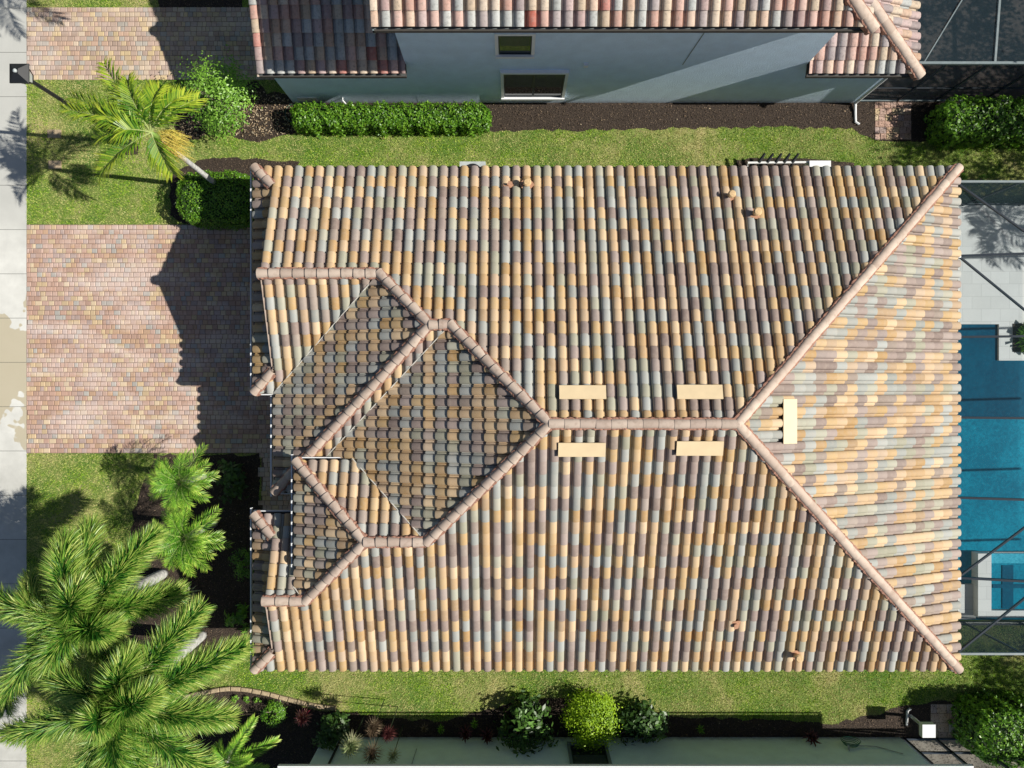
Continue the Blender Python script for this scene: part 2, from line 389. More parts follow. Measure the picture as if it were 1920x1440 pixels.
def sheet(name, pts, z, mat, kind='structure', thick=.0):
    """a flat sheet of ground; thick > 0 gives it a skirt down to its bed"""
    mb = MB()
    n = len(pts); vs = [(p[0], p[1], z) for p in pts]
    mb.add(vs, [tuple(range(n))])
    if thick: mb.add(vs + [(p[0], p[1], z - thick) for p in pts], [((i + 1) % n, i, n + i, n + (i + 1) % n) for i in range(n)])
    o = mb.build(name, mat); o["kind"] = kind; return o

def rect(px0, py0, px1, py1, z=0):
    a, b = P(px0, py0, z), P(px1, py1, z); return [(a.x, b.y), (b.x, b.y), (b.x, a.y), (a.x, a.y)]

def inside(pts, x, y):
    res = np.zeros(len(x), bool); n = len(pts)
    for i in range(n):
        x0, y0 = pts[i][:2]; x1, y1 = pts[(i + 1) % n][:2]
        if y0 == y1: continue
        c = ((y0 > y) != (y1 > y)) & (x < (x1 - x0) * (y - y0) / (y1 - y0) + x0)
        res ^= c
    return res

def rough_poly(pxpts, z=0, amp=.06, step=.22):
    """outline measured in the photo, resampled with a slightly irregular edge"""
    pts = [P(a, b, z) for a, b in pxpts]; out = []; rr = random.Random(len(pxpts) * 7 + int(pxpts[0][0]))
    for i, p in enumerate(pts):
        q = pts[(i + 1) % len(pts)]; L = (q - p).length; n = max(1, int(L / step))
        for k in range(n):
            w = p.lerp(q, k / n); out.append((w.x + rr.uniform(-amp, amp), w.y + rr.uniform(-amp, amp)))
    return out

# ------------------------------------------------------------------ leaves, fronds
def leaf_quads(c, nrm, size, aspect=.5, rng=NR, fold=0.0):
    """c (N,3) centres, nrm (N,3) rough facing; returns vertices of rhombic leaves (N,4,3)"""
    N = len(c); nrm = nrm / (np.linalg.norm(nrm, axis=1, keepdims=True) + 1e-9)
    t = rng.normal(size=(N, 3)); t -= nrm * np.sum(t * nrm, 1, keepdims=True); t /= np.linalg.norm(t, axis=1, keepdims=True)
    b = np.cross(nrm, t); s = size * rng.uniform(.7, 1.3, (N, 1)) if np.isscalar(size) else size[:, None]
    return np.stack([c - t * s, c + b * s * aspect + t * s * .1, c + t * s, c - b * s * aspect + t * s * .1], 1)

def quads_obj(name, q, mat, parent=None, rnd=None):
    N = len(q); idx = np.arange(N * 4); 
    return np_mesh(name, q.reshape(-1, 3), idx, np.full(N, 4), mat, parent, {'rnd': NR.random(N) if rnd is None else rnd})

def hedge(name, x0, y0, x1, y1, z1, label, cat, leafn=900, rad=.35, mat='hedge', size=.035, group=None, lump=.05):
    """clipped hedge: a dark twiggy core under a skin of small leaves, rounded edges and a lumpy outline"""
    t = thing(name, ((x0 + x1) / 2, (y0 + y1) / 2, 0), label, cat, group)
    cx, cy = (x0 + x1) / 2, (y0 + y1) / 2; hx, hy = (x1 - x0) / 2, (y1 - y0) / 2
    k = .13; mb = MB(); rr = min(rad, hx - k - .02, hy - k - .02)
    ring = []
    for ax, ay, a0 in ((1, 1, 0), (-1, 1, 90), (-1, -1, 180), (1, -1, 270)):
        for a in range(0, 91, 15):
            an = math.radians(a0 + a); ring.append((cx + ax * (hx - k - rr) + rr * math.cos(an), cy + ay * (hy - k - rr) + rr * math.sin(an)))
    mb.prism(ring, 0, z1 - k); mb.build('branches', M['hedge_core'], t)
    area = 4 * hx * hy + 4 * (hx + hy) * z1; n = int(area * leafn)
    # sample the box surface by face, then round the corners
    w = np.array([4 * hx * hy * 1.3, 2 * hx * z1, 2 * hx * z1, 2 * hy * z1, 2 * hy * z1]); f = NR.choice(5, n, p=w / w.sum())
    u = NR.uniform(-1, 1, n); v = NR.uniform(-1, 1, n); p = np.zeros((n, 3))
    p[:, 0] = np.where(f == 3, -hx, np.where(f == 4, hx, u * hx)); p[:, 1] = np.where(f == 1, -hy, np.where(f == 2, hy, np.where(f == 0, v * hy, u * hy)))
    p[:, 2] = np.where(f == 0, z1, (v * .5 + .5) * z1)
    q = p.copy(); r3 = min(rad * .8, hx, hy)
    core = np.stack([np.clip(p[:, 0], -(hx - rad), hx - rad), np.clip(p[:, 1], -(hy - rad), hy - rad), np.clip(p[:, 2], 0, z1 - rad * .5)], 1)
    d = p - core; dl = np.linalg.norm(d, axis=1, keepdims=True) + 1e-6
    lim = np.minimum(dl, rad * (1 - .0 * dl)); p = core + d / dl * lim
    nz = np.sin(p[:, 0] * 9 + 1) * np.sin(p[:, 1] * 11 + 2) + .6 * np.sin(p[:, 0] * 23 + p[:, 1] * 17) + .5 * np.sin(p[:, 2] * 19 + p[:, 0] * 5)
    p += d / dl * (nz[:, None] * lump * .6 + NR.normal(0, .028, (n, 1)))
    nr = d / dl + NR.normal(0, .55, (n, 3)) + np.array([0, 0, .3])
    lq = leaf_quads(p, nr, size); lq += np.array([cx, cy, 0])
    rv = np.clip(NR.normal(.5, .25, n) + nz * .08, 0, 1)
    quads_obj('foliage', lq, M[mat], t, rv)
    return t

def bush(name, c, r, h, label, cat, mat='shrub', n=2500, size=.05, clumps=30, group=None, aspect=.45, stems=True, open_=.5, twigs=8):
    """loose shrub: stems that end in leaf clumps spread through the crown"""
    t = thing(name, (c.x, c.y, 0), label, cat, group); rr = np.random.default_rng(int(abs(c.x * 100) + abs(c.y * 10)))
    cl = rr.normal(size=(clumps, 3)); cl /= np.linalg.norm(cl, axis=1, keepdims=True); cl *= rr.uniform(open_, 1, (clumps, 1)) ** .5
    cl[:, 2] = cl[:, 2] * .5 + .5
    cl = cl * np.array([r, r, h]); cl[:, 2] = np.maximum(cl[:, 2], .08)
    w = rr.integers(0, clumps, n)
    p = cl[w] + rr.normal(0, 1, (n, 3)) * np.array([r * .17, r * .17, h * .10]); p[:, 2] = np.maximum(p[:, 2], .03)
    nr = p / np.array([r, r, h]) + rr.normal(0, .5, (n, 3)) + np.array([0, 0, .6])
    lq = leaf_quads(p, nr, size, aspect, rr) + np.array([c.x, c.y, 0])
    rv = np.clip(rr.random(clumps)[w] * .5 + rr.random(n) * .5, 0, 1)
    quads_obj('foliage', lq, M[mat], t, rv)
    if stems:
        mb = MB()
        for i in range(min(clumps, 14 if twigs < 14 else twigs)):
            e = Vector(cl[i]); mb.tube([(c.x + e.x * .08, c.y + e.y * .08, 0), (c.x + e.x * .5, c.y + e.y * .5, e.z * .65), (c.x + e.x, c.y + e.y, e.z)], [.018, .012, .006], 5)
        mb.build('stem', M['twig'], t)
    return t

def blades_rosette(name, c, r, h, n, mat, label, cat, w=.03, group=None, droop=.5, zb=0):
    t = thing(name, (c.x, c.y, 0), label, cat, group); vs = []; fs = []; rn = []
    rr = random.Random(int(abs(c.x * 91) + abs(c.y * 57)))
    mb = MB()
    for i in range(n):
        az = i * 2.39996; k = ((i + .5) / n) ** .6; L = r * (.55 + .45 * k) * rr.uniform(.9, 1.1)
        d = Vector((math.cos(az), math.sin(az), 0)); s = Vector((-d.y, d.x, 0))
        b0 = Vector((c.x, c.y, zb + h * .35)); up = (1 - k) * h * .75 + .05
        p1 = b0 + d * L * .5 + Vector((0, 0, up)); p2 = b0 + d * L + Vector((0, 0, up * (1.1 - droop * k)))
        mb.add([b0 + s * w * .4, b0 - s * w * .4, p1 - s * w * .5 + Vector((0, 0, .01)), p1 + Vector((0, 0, -.008)), p1 + s * w * .5 + Vector((0, 0, .01)), p2], [(0, 1, 2, 3), (0, 3, 4), (2, 5, 3), (3, 5, 4)], min(1, max(0, .9 * k + rr.uniform(-.3, .3))))
    mb.build('foliage', M[mat], t)
    s2 = MB().tube([(c.x, c.y, 0), (c.x, c.y, zb + h * .36)], [.014, .012], 5); s2.build('stem', M['hedge_core'], t)
    return t

def bez(p0, p1, p2, t): return p0 * (1 - t) ** 2 + p1 * 2 * t * (1 - t) + p2 * t * t

def frond(parent, base, tip, arch, mat, nl=70, ll=.35, lw=.028, plume=False, vee=.5, droop=.15, start=.14, seed=0, tipcol=.5, rr0=.02, side_curve=0.0, rows=1):
    """one palm frond: a tapering rachis and its leaflets, joined in one mesh"""
    rr = np.random.default_rng(seed + 11); base = Vector(base); tip = Vector(tip)
    ax = (tip - base); sd0 = ax.cross(Vector((0, 0, 1))).normalized()
    mid = base + ax * .5 + Vector((0, 0, arch)) + sd0 * side_curve
    K = 14; pts = [bez(base, mid, tip, i / K) for i in range(K + 1)]
    mb = MB(); mb.tube(pts, [rr0 * (1 - .85 * i / K) for i in range(K + 1)], 5, r=.5)
    o = mb.build('frond', M['rachis'], parent)
    V = []; FI = []; SZ = []; RN = []
    k = 0
    for i in range(nl):
        s = start + (1 - start) * (i + rr.random() * .6) / nl; s = min(s, .999)
        p = bez(base, mid, tip, s); d = (bez(base, mid, tip, min(1, s + .02)) - bez(base, mid, tip, s - .02)).normalized()
        sd = d.cross(Vector((0, 0, 1))).normalized(); up = sd.cross(d)
        env = (min(1, (s - start) / .12 + .45)) * (1 - (.38 if plume else .55) * max(0, (s - .6) / .4) ** 1.5)
        if plume: angs = [rr.uniform(0, 2 * math.pi) for _ in range(5 * rows)]
        else: angs = [vee + rr.normal(0, .12), math.pi - vee + rr.normal(0, .12)]
        for a in angs:
            dirn = sd * math.cos(a) + up * math.sin(a)
            fw = (.55 + .5 * s + rr.normal(0, .07)) if not plume else (.45 + .5 * s + rr.normal(0, .15))
            ld = (dirn + d * fw).normalized(); L = ll * env * rr.uniform(.85, 1.12)
            wv = ld.cross(up if abs(ld.dot(up)) < .9 else d).normalized() * lw * .5
            if plume: wv = (wv + up * lw * .5 * rr.normal(0, .5))
            m1 = p + ld * L * .5; t1 = p + ld * L - Vector((0, 0, droop * L * rr.uniform(.6, 1.4)))
            V += [p - wv * .4, p + wv * .4, m1 + wv, m1 - wv, t1]; FI += [k, k + 1, k + 2, k + 3, k + 3, k + 2, k + 4]; SZ += [4, 3]; k += 5
            c0 = min(1, max(0, tipcol * s + rr.uniform(0, .45))); RN += [c0, min(1, c0 + (.45 if plume else .15))]
    me = o.data; b = world_base(parent)
    lv = np.array([tuple(v) for v in V]) - np.array(b)
    join_mesh(o, lv, FI, SZ, M[mat], RN)
    return o

def world_base(p):
    b = Vector((0, 0, 0))
    while p is not None: b += p.location; p = p.parent
    return b

def join_mesh(o, lv, FI, SZ, mat, RN):
    """append more faces (already local) with a second material"""
    me = o.data; n0 = len(me.vertices); l0 = len(me.loops); p0 = len(me.polygons)
    co = np.empty(n0 * 3, np.float32); me.vertices.foreach_get("co", co)
    vi = np.empty(l0, np.int32); me.loops.foreach_get("vertex_index", vi)
    lt = np.empty(p0, np.int32); me.polygons.foreach_get("loop_total", lt)
    m2 = bpy.data.meshes.new(me.name)
    allv = np.concatenate([co.reshape(-1, 3), lv]); idx = np.concatenate([vi, np.array(FI, np.int32) + n0]); sz = np.concatenate([lt, np.array(SZ, np.int32)])
    m2.vertices.add(len(allv)); m2.vertices.foreach_set("co", allv.astype(np.float32).ravel())
    m2.loops.add(len(idx)); m2.loops.foreach_set("vertex_index", idx)
    m2.polygons.add(len(sz)); m2.polygons.foreach_set("loop_start", np.concatenate(([0], np.cumsum(sz)[:-1])).astype(np.int32)); m2.polygons.foreach_set("loop_total", sz)
    m2.update(calc_edges=True); m2.polygons.foreach_set('use_smooth', np.zeros(len(sz), bool))
    a = m2.attributes.new('rnd', 'FLOAT', 'FACE'); a.data.foreach_set("value", np.concatenate([np.full(p0, .5), RN]).astype(np.float32))
    m2.materials.append(me.materials[0]); m2.materials.append(mat)
    m2.polygons.foreach_set("material_index", np.concatenate([np.zeros(p0, np.int32), np.ones(len(SZ), np.int32)]))
    o.data = m2

# ------------------------------------------------------------------ tiled roofs
PITCH = .4; TW = .29; TL = .3466
TH = math.atan(PITCH); TLP = TL * math.cos(TH)
PROF = [(0, -.046, 0), (.07, -.046, 0), (.085, -.020, 0), (.215, -.020, 0), (.255, -.022, 0), (.272, .014, 1), (.30, .042, 1), (.37, .060, 1), (.48, .072, 1), (.61, .076, 1), (.75, .073, 1), (.87, .060, 1), (.955, .042, 1), (.992, .024, 1), (1.0, -.046, 1)]
SHARP = (0, 1, 4, 13)

def convex_pieces(poly):
    """cut a polygon (one interval per x) into slabs at its corners"""
    xs = sorted(set(round(p[0], 4) for p in poly)); out = []
    n = len(poly)
    for a, b in zip(xs[:-1], xs[1:]):
        if b - a < .004: continue
        def span(x, side):
            ys = []
            for i in range(n):
                p, q = poly[i], poly[(i + 1) % n]
                x0, x1 = p[0], q[0]
                if abs(x0 - x1) < 1e-6: continue
                lo, hi = min(x0, x1), max(x0, x1)
                m = (a + b) / 2
                if lo <= m <= hi: ys.append(p[1] + (q[1] - p[1]) * (x - x0) / (x1 - x0))
            return min(ys), max(ys)
        l0, l1 = span(a, 1); r0, r1 = span(b, -1)
        pts = [(a, l0), (b, r0), (b, r1), (a, l1)]
        c = [pts[0]]
        for p in pts[1:]:
            if abs(p[0] - c[-1][0]) + abs(p[1] - c[-1][1]) > .004: c.append(p)
        if abs(c[0][0] - c[-1][0]) + abs(c[0][1] - c[-1][1]) < .004: c.pop()
        if len(c) >= 3: out.append(c)
    return out

def slope_mesh(acc, e, g, z0, poly, seed=0, pitch=PITCH, eave_over=.04, open_edges=()):
    """tiles of one roof slope. e: a point (x,y) on its eave, g: unit direction up the slope, poly: its outline in plan"""
    e = Vector((e[0], e[1])); g = Vector(g).normalized(); u = Vector((g.y, -g.x)); rs = random.Random(seed)
    nrm = Vector((-pitch * g.x, -pitch * g.y, 1)).normalized()
    cols = {}
    for piece in convex_pieces(poly):
        us = [(Vector(p) - e).dot(u) for p in piece]; vs = [(Vector(p) - e).dot(g) for p in piece]
        i0, i1 = math.floor(min(us) / TW) - 1, math.ceil(max(us) / TW) + 1; j0, j1 = max(0, math.floor(min(vs) / TLP) - 1), math.ceil(max(vs) / TLP) + 1
        bm = bmesh.new(); l1 = bm.faces.layers.float.new('rnd'); l2 = bm.faces.layers.float.new('rnd2')
        cen = Vector((sum(p[0] for p in piece) / len(piece), sum(p[1] for p in piece) / len(piece)))
        edges = []
        for k in range(len(piece)):
            p, q = Vector(piece[k]), Vector(piece[(k + 1) % len(piece)]); ed = (q - p).normalized(); nn = Vector((ed.y, -ed.x))
            if nn.dot(cen - p) > 0: nn = -nn
            edges.append((p, nn))
        for j in range(j0, j1):
            for i in range(i0, i1):
                c = e + u * (i + .5) * TW + g * (j + .5) * TLP
                if any((c - p).dot(nn) > .36 for p, nn in edges): continue
                key = (i, j)
                if key not in cols: cols[key] = (rs.random(), rs.random(), rs.uniform(-.004, .004), rs.uniform(-.004, .004))
                r1, r2, dh, dv = cols[key]
                rows = []
                va = j * TLP + .075 + dv
                vb = (j + 1) * TLP + .087
                for (v, extra, bot) in ((va, .048, True), (va, .046, False), (va + .010, .0495, False), (vb, .0, False)):
                    row = []
                    for (t, h, isb) in PROF:
                        hh = -.022 + (0 if j else -.01) if bot and not isb else (h - .034 if bot else h)
                        hh = h - .052 if bot else h
                        # the nose of each tile is bowed: barrels reach a little further down the slope than the pans
                        vv = v - (.006 * max(0, h) / .078 if v < vb - .1 else 0)
                        q = e + u * ((i + t) * TW) + g * vv
                        w = nrm * (hh + extra + dh + .02)
                        row.append(bm.verts.new((q.x + w.x, q.y + w.y, z0 + pitch * vv + w.z)))
                    rows.append(row)
                for a, b in ((0, 1), (1, 2), (2, 3)):
                    for k in range(len(PROF) - 1):
                        f = bm.faces.new((rows[a][k], rows[a][k + 1], rows[b][k + 1], rows[b][k])); f[l1] = r1; f[l2] = r2
                        f.smooth = (a > 1 and k not in SHARP)
        for (p, nn) in edges:
            # leave eaves (edges the tiles overhang) uncut
            if abs(nn.dot(g) + 1) < .01 and abs((p - e).dot(g)) < .02: continue
            bmesh.ops.bisect_plane(bm, geom=bm.verts[:] + bm.edges[:] + bm.faces[:], plane_co=(p.x, p.y, 0), plane_no=(nn.x, nn.y, 0), clear_outer=True)
        me = bpy.data.meshes.new('tmp'); bm.to_mesh(me); bm.free(); acc.append(me)
    return lambda x, y: z0 + pitch * (Vector((x, y)) - e).dot(g)

def merge(name, meshes, mat, parent):
    V = []; I = []; S = []; A = []; B = []; SM = []; off = 0
    for me in meshes:
        n = len(me.vertices); l = len(me.loops); p = len(me.polygons)
        if p == 0: continue
        c = np.empty(n * 3, np.float32); me.vertices.foreach_get("co", c); V.append(c.reshape(-1, 3))
        i = np.empty(l, np.int32); me.loops.foreach_get("vertex_index", i); I.append(i + off)
        s = np.empty(p, np.int32); me.polygons.foreach_get("loop_total", s); S.append(s)
        a = np.empty(p, np.float32); me.attributes['rnd'].data.foreach_get("value", a); A.append(a)
        b = np.empty(p, np.float32); me.attributes['rnd2'].data.foreach_get("value", b); B.append(b)
        sm = np.empty(p, bool); me.polygons.foreach_get("use_smooth", sm); SM.append(sm)
        off += n; bpy.data.meshes.remove(me)
    o = np_mesh(name, np.concatenate(V), np.concatenate(I), np.concatenate(S), mat, parent, {'rnd': np.concatenate(A), 'rnd2': np.concatenate(B)})
    o.data.polygons.foreach_set("use_smooth", np.concatenate(SM)); return o

def decking(planes, parent, drop=.03):
    mb = MB()
    for poly, zf in planes:
        n = len(poly); top = [(p[0], p[1], zf(*p) - drop) for p in poly]; bot = [(p[0], p[1], zf(*p) - drop - .1) for p in poly]
        mb.add(top + bot, [tuple(range(n)), tuple(range(n, 2 * n))[::-1]] + [(i, (i + 1) % n, n + (i + 1) % n, n + i) for i in range(n)])
    return mb.build('roof_deck', M['deck'], parent)

def cap_run(parent, a, b, seglen=.335, r=.135, mortar=True, gap=.012, seed=0, taper=.018):
    """a run of overlapping half-round cap tiles bedded in mortar; a is the lower end"""
    a = Vector(a); b = Vector(b); d = (b - a); L = d.length; d.normalize()
    sd = d.cross(Vector((0, 0, 1))).normalized(); up = sd.cross(d); n = max(1, round(L / seglen)); sl_ = L / n; rs = random.Random(seed)
    mb = MB(); K = 10
    for i in range(n):
        s0 = i * sl_ - .025; s1 = (i + 1) * sl_ + .03
        ra, rb = r + taper * .5, r - taper * .5; j = rs.uniform(-.008, .008); jj = rs.uniform(-.008, .008); rows = []
        for s, rad, lift in ((s0 + .004, ra - .03, .0), (s0, ra - .004, .0), (s0 + .012, ra, .0), (s1, rb, .0)):
            c = a + d * s + sd * (j if s < s1 - .1 else jj) + up * (.075)
            rows.append([c + sd * (-math.cos(math.pi * (k / K) * 1.06 - .09) * rad) + up * (math.sin(math.pi * (k / K) * 1.06 - .09) * rad * .82) for k in range(K + 1)])
        vs = [v for row in rows for v in row]; m = K + 1
        mb.add(vs, [(q * m + k, q * m + k + 1, (q + 1) * m + k + 1, (q + 1) * m + k) for q in range(3) for k in range(K)])
        # close the nose
        mb.add(rows[0], [tuple(range(m))], .1)
    o = mb.build('ridge_cap', M['cap'], parent); 
    o.data.polygons.foreach_set("use_smooth", np.array([len(p.vertices) == 4 for p in o.data.polygons]))
    if mortar:
        mm = MB(); N = max(2, int(L / .05)); rows = []
        for i in range(N + 1):
            c = a + d * (L * i / N); wl_ = r + rs.uniform(.02, .055); wr_ = r + rs.uniform(.02, .055)
            rows.append([c - sd * wl_ - up * .04, c - sd * (wl_ - .012) + up * (.098 + rs.uniform(-.012, .012)), c - sd * (r - .03) + up * .12, c + sd * (r - .03) + up * .12, c + sd * (wr_ - .012) + up * (.098 + rs.uniform(-.012, .012)), c + sd * wr_ - up * .04])
        vs = [v for row in rows for v in row]
        mm.add(vs, [(i * 6 + k, i * 6 + k + 1, (i + 1) * 6 + k + 1, (i + 1) * 6 + k) for i in range(N) for k in range(5)])
        mm.build('mortar_bed', M['mortar'], o.parent)
    return o

def lerp2(a, b, t): return tuple(a[i] + (b[i] - a[i]) * t for i in range(len(a)))

# ------------------------------------------------------------------ the ground
big = 70
gm0 = MB()
_o = [(-big, -big), (big, -big), (big, big), (-big, big)]; _h = [(12.05, -7.55), (21.9, -7.55), (21.9, 5.65), (12.05, 5.65)]
gm0.add([(x, y, 0) for x, y in _o + _h], [(0, 1, 5, 4), (1, 2, 6, 5), (2, 3, 7, 6), (3, 0, 4, 7)])
gm0.build('ground', M['lawn'])["kind"] = 'structure'
XW = P(50, 0).x
sheet('sidewalk', [(XW - 1.75, -big), (XW, -big), (XW, big), (XW - 1.75, big)], .012, M['walk'], thick=.02)
sheet('street', [(-60, -big), (XW - 3.2, -big), (XW - 3.2, big), (-60, big)], .006, plain('asphalt', (.05, .05, .05), .9, bmp=40))

def pavers(name, poly, mat, rows=.152, z=.02, lo=.12, hi=.215, seed=1, border=False):
    """each paving stone is its own little slab with worn edges and its own colour"""
    rs = random.Random(seed); xs = [p[0] for p in poly]; ys = [p[1] for p in poly]
    V = []; I = []; S = []; A = []; B = []; k = 0
    y = min(ys); stones = []
    while y < max(ys) - .02:
        x = min(xs) - rs.uniform(0, .12); band = rs.random() < .0
        while x < max(xs):
            w = rs.choice((lo, (lo + hi) / 2, (lo + hi) / 2, hi)) + rs.uniform(-.006, .006)
            stones.append((x, y, w, rows)); x += w
        y += rows
    g = .005
    for (x, y, w, h) in stones:
        x0, x1, y0, y1 = max(x + g, min(xs)), min(x + w - g, max(xs)), y + g, y + h - g
        if x1 - x0 < .03: continue
        c = np.array([(x0 + x1) / 2]), np.array([(y0 + y1) / 2])
        if not inside(poly, *c)[0]: continue
        zz = z + rs.uniform(-.003, .003); b = .014
        j = [rs.uniform(-.004, .004) for _ in range(8)]
        V += [(x0, y0, z - .02), (x1, y0, z - .02), (x1, y1, z - .02), (x0, y1, z - .02),
              (x0 + j[0], y0 + j[1], zz - .009), (x1 + j[2], y0 + j[3], zz - .009), (x1 + j[4], y1 + j[5], zz - .009), (x0 + j[6], y1 + j[7], zz - .009),
              (x0 + b, y0 + b, zz), (x1 - b, y0 + b, zz), (x1 - b, y1 - b, zz), (x0 + b, y1 - b, zz)]
        for q in ((0, 4), (4, 8)):
            for s in range(4):
                t = (s + 1) % 4; I += [k + q[0] + s, k + q[0] + t, k + q[1] + t, k + q[1] + s]; S.append(4)
        I += [k + 8, k + 9, k + 10, k + 11]; S.append(4); k += 12
        r1, r2 = rs.random(), rs.random(); A += [r1] * 9; B += [r2] * 9
    o = np_mesh(name, V, I, S, mat, None, {'rnd': A, 'rnd2': B}); o["kind"] = 'structure'; return o

dy0, dy1 = P(0, 850).y, P(0, 421).y
drive_poly = [(XW, dy0), (P(490, 0).x, dy0), (P(490, 0).x, P(0, 965).y), (-5.3, P(0, 965).y), (-5.3, dy1), (XW, dy1)]
sheet('driveway_bed', drive_poly, .004, M['joint'])
pavers('driveway', drive_poly, M['paver'], seed=3)
n0, n1 = P(0, 150).y, P(0, 15).y
nd_poly = [(XW, n0), (-6.6, n0), (-6.6, n1), (XW, n1)]
sheet('neighbour_driveway_bed', nd_poly, .004, M['joint'])
pavers('neighbour_driveway', nd_poly, M['paver_n'], rows=.155, seed=5)
pad = rect(1640, 190, 1708, 262); sheet('side_path_bed', pad, .008, M['joint']); pavers('side_path', pad, M['paver'], rows=.2, z=.024, lo=.19, hi=.22, seed=8)
pad2 = rect(1745, 1322, 1812, 1390); sheet('gate_path_bed', pad2, .008, M['joint']); pavers('gate_path', pad2, M['paver'], rows=.3, z=.024, lo=.28, hi=.34, seed=9)

beds = [
    rough_poly([(480, 152), (450, 160), (350, 165), (335, 200), (328, 235), (345, 268), (372, 262), (395, 246), (430, 256), (470, 268), (505, 262), (560, 250), (700, 247), (900, 245), (1100, 244), (1300, 241), (1480, 239), (1600, 243), (1636, 262), (1720, 266), (1960, 262), (1960, 180), (1600, 175), (500, 175)]),
    rough_poly([(318, 340), (335, 318), (372, 302), (430, 296), (560, 303), (560, 330), (560, 421), (345, 421), (322, 400)]),
    rough_poly([(222, 268), (240, 262), (262, 272), (258, 290), (236, 292)], amp=.03),
    rough_poly([(290, 852), (488, 852), (488, 960), (560, 965), (560, 1195), (440, 1205), (380, 1228), (300, 1215), (200, 1200), (190, 1130), (240, 1060), (250, 960)]),
    rough_poly([(335, 1316), (400, 1296), (440, 1293), (490, 1300), (540, 1316), (600, 1330), (640, 1332), (760, 1350), (830, 1350), (900, 1335), (950, 1318), (1000, 1312), (1080, 1311), (1145, 1318), (1200, 1332), (1260, 1342), (1480, 1352), (1560, 1356), (1640, 1341), (1690, 1324), (1740, 1316), (1960, 1300), (1960, 1560), (200, 1560), (260, 1400)]),
    rough_poly([(280, -60), (455, -60), (455, 15), (300, 15)], amp=.02),
    rough_poly([(1380, 300), (1420, 296), (1540, 298), (1600, 306), (1600, 360), (1380, 360)], amp=.03),
]
for i, b in enumerate(beds):
    o = sheet('mulch_bed', b, .0045 + .001 * i, M['mulch'])

# grass blades and wood chips over what the camera can see
def scatter(n, x0, x1, y0, y1): return NR.uniform(x0, x1, n), NR.uniform(y0, y1, n)
gx, gy = scatter(1500000, -15.6, 17, -12.6, 12.6)
ok = np.ones(len(gx), bool)
for pl in beds + [drive_poly, nd_poly, pad, pad2]: ok &= ~inside(pl, gx, gy)
ok &= gx > XW + .01
ok &= ~((gx > -6.0) & (gx < 12.2) & (gy > -7.4) & (gy < 5.4))      # under the house
ok &= ~((gx > 12.1) & (gy > -7.62) & (gy < 5.71))                  # pool
ok &= ~((gy > 9) & (gx > -6.6)) & ~((gy < -11.3) & (gx > -6))
gx, gy = gx[ok], gy[ok]
n = len(gx); az = NR.uniform(0, 2 * math.pi, n); L = NR.uniform(.035, .085, n); tl = NR.uniform(.1, .9, n); w = NR.uniform(.005, .011, n)
dx, dyv = np.cos(az), np.sin(az)
v0 = np.stack([gx - dyv * w, gy + dx * w, np.zeros(n)], 1); v1 = np.stack([gx + dyv * w, gy - dx * w, np.zeros(n)], 1)
v2 = np.stack([gx + dx * L * tl, gy + dyv * L * tl, L * np.sqrt(1 - tl * tl * .8) * .75], 1)
g = np_mesh('grass', np.stack([v0, v1, v2], 1), np.arange(n * 3), np.full(n, 3), M['blade'], None, {'rnd': NR.random(n)}); g["kind"] = 'stuff'
cx_, cy_ = scatter(420000, -14, 17, -12.6, 12.6); ok = np.zeros(len(cx_), bool)
for pl in beds: ok |= inside(pl, cx_, cy_)
for pl in (drive_poly, nd_poly): ok &= ~inside(pl, cx_, cy_)
ok &= ~((cx_ > -5.5) & (cx_ < 12.2) & (cy_ > -7.4) & (cy_ < 5.4))
cx_, cy_ = cx_[ok], cy_[ok]; n = len(cx_)
c = np.stack([cx_, cy_, NR.uniform(.012, .045, n)], 1); nn = NR.normal(0, .5, (n, 3)); nn[:, 2] += 1
rv = NR.random(n) ** 1.6
o = quads_obj('mulch', leaf_quads(c, nn, .021, .35), M['chip'], None, rv); o["kind"] = 'stuff'

# ------------------------------------------------------------------ the tiled house
ZE = 2.9
NY, SY, EX, WX = 6.135, -8.07, 12.59, -7.29
RY = (NY + SY) / 2; RH = (NY - SY) / 2
AX = EX - RH                                # east apex
GR = 2.924; DY = 2 * GR - NY               # garage ridge, its south eave
AXE, EY = -6.72, -3.083                     # second wing: west eave, south eave
AR = (NY + EY) / 2; ARX = AXE + (NY - AR)   # its ridge line and apex
BX = -6.19                                  # where the big west slope would reach eave height
B1 = BX + (NY - AR); B2 = BX + RH           # ridge ends of the big west slope
ER, CX_, ZC = -4.108, -5.92, 3.65           # raised entry: ridge line, west eave, eave height
ZER = ZE + PITCH * (ER - SY); FY = ER + (ZER - ZC) / PITCH; CRX = CX_ + (ZER - ZC) / PITCH
VX = BX + (ZER - ZE) / PITCH                # entry ridge meets the big west slope
VX2 = BX + (ZC - ZE) / PITCH
GRY = -5.836; ZG = ZE + PITCH * (GRY - SY); GY = GRY + (ZG - ZE) / PITCH   # small south-west wing
CGX = CX_ + (ZG - ZC) / PITCH
RK = -6.64; rk = RK - WX                    # rakes

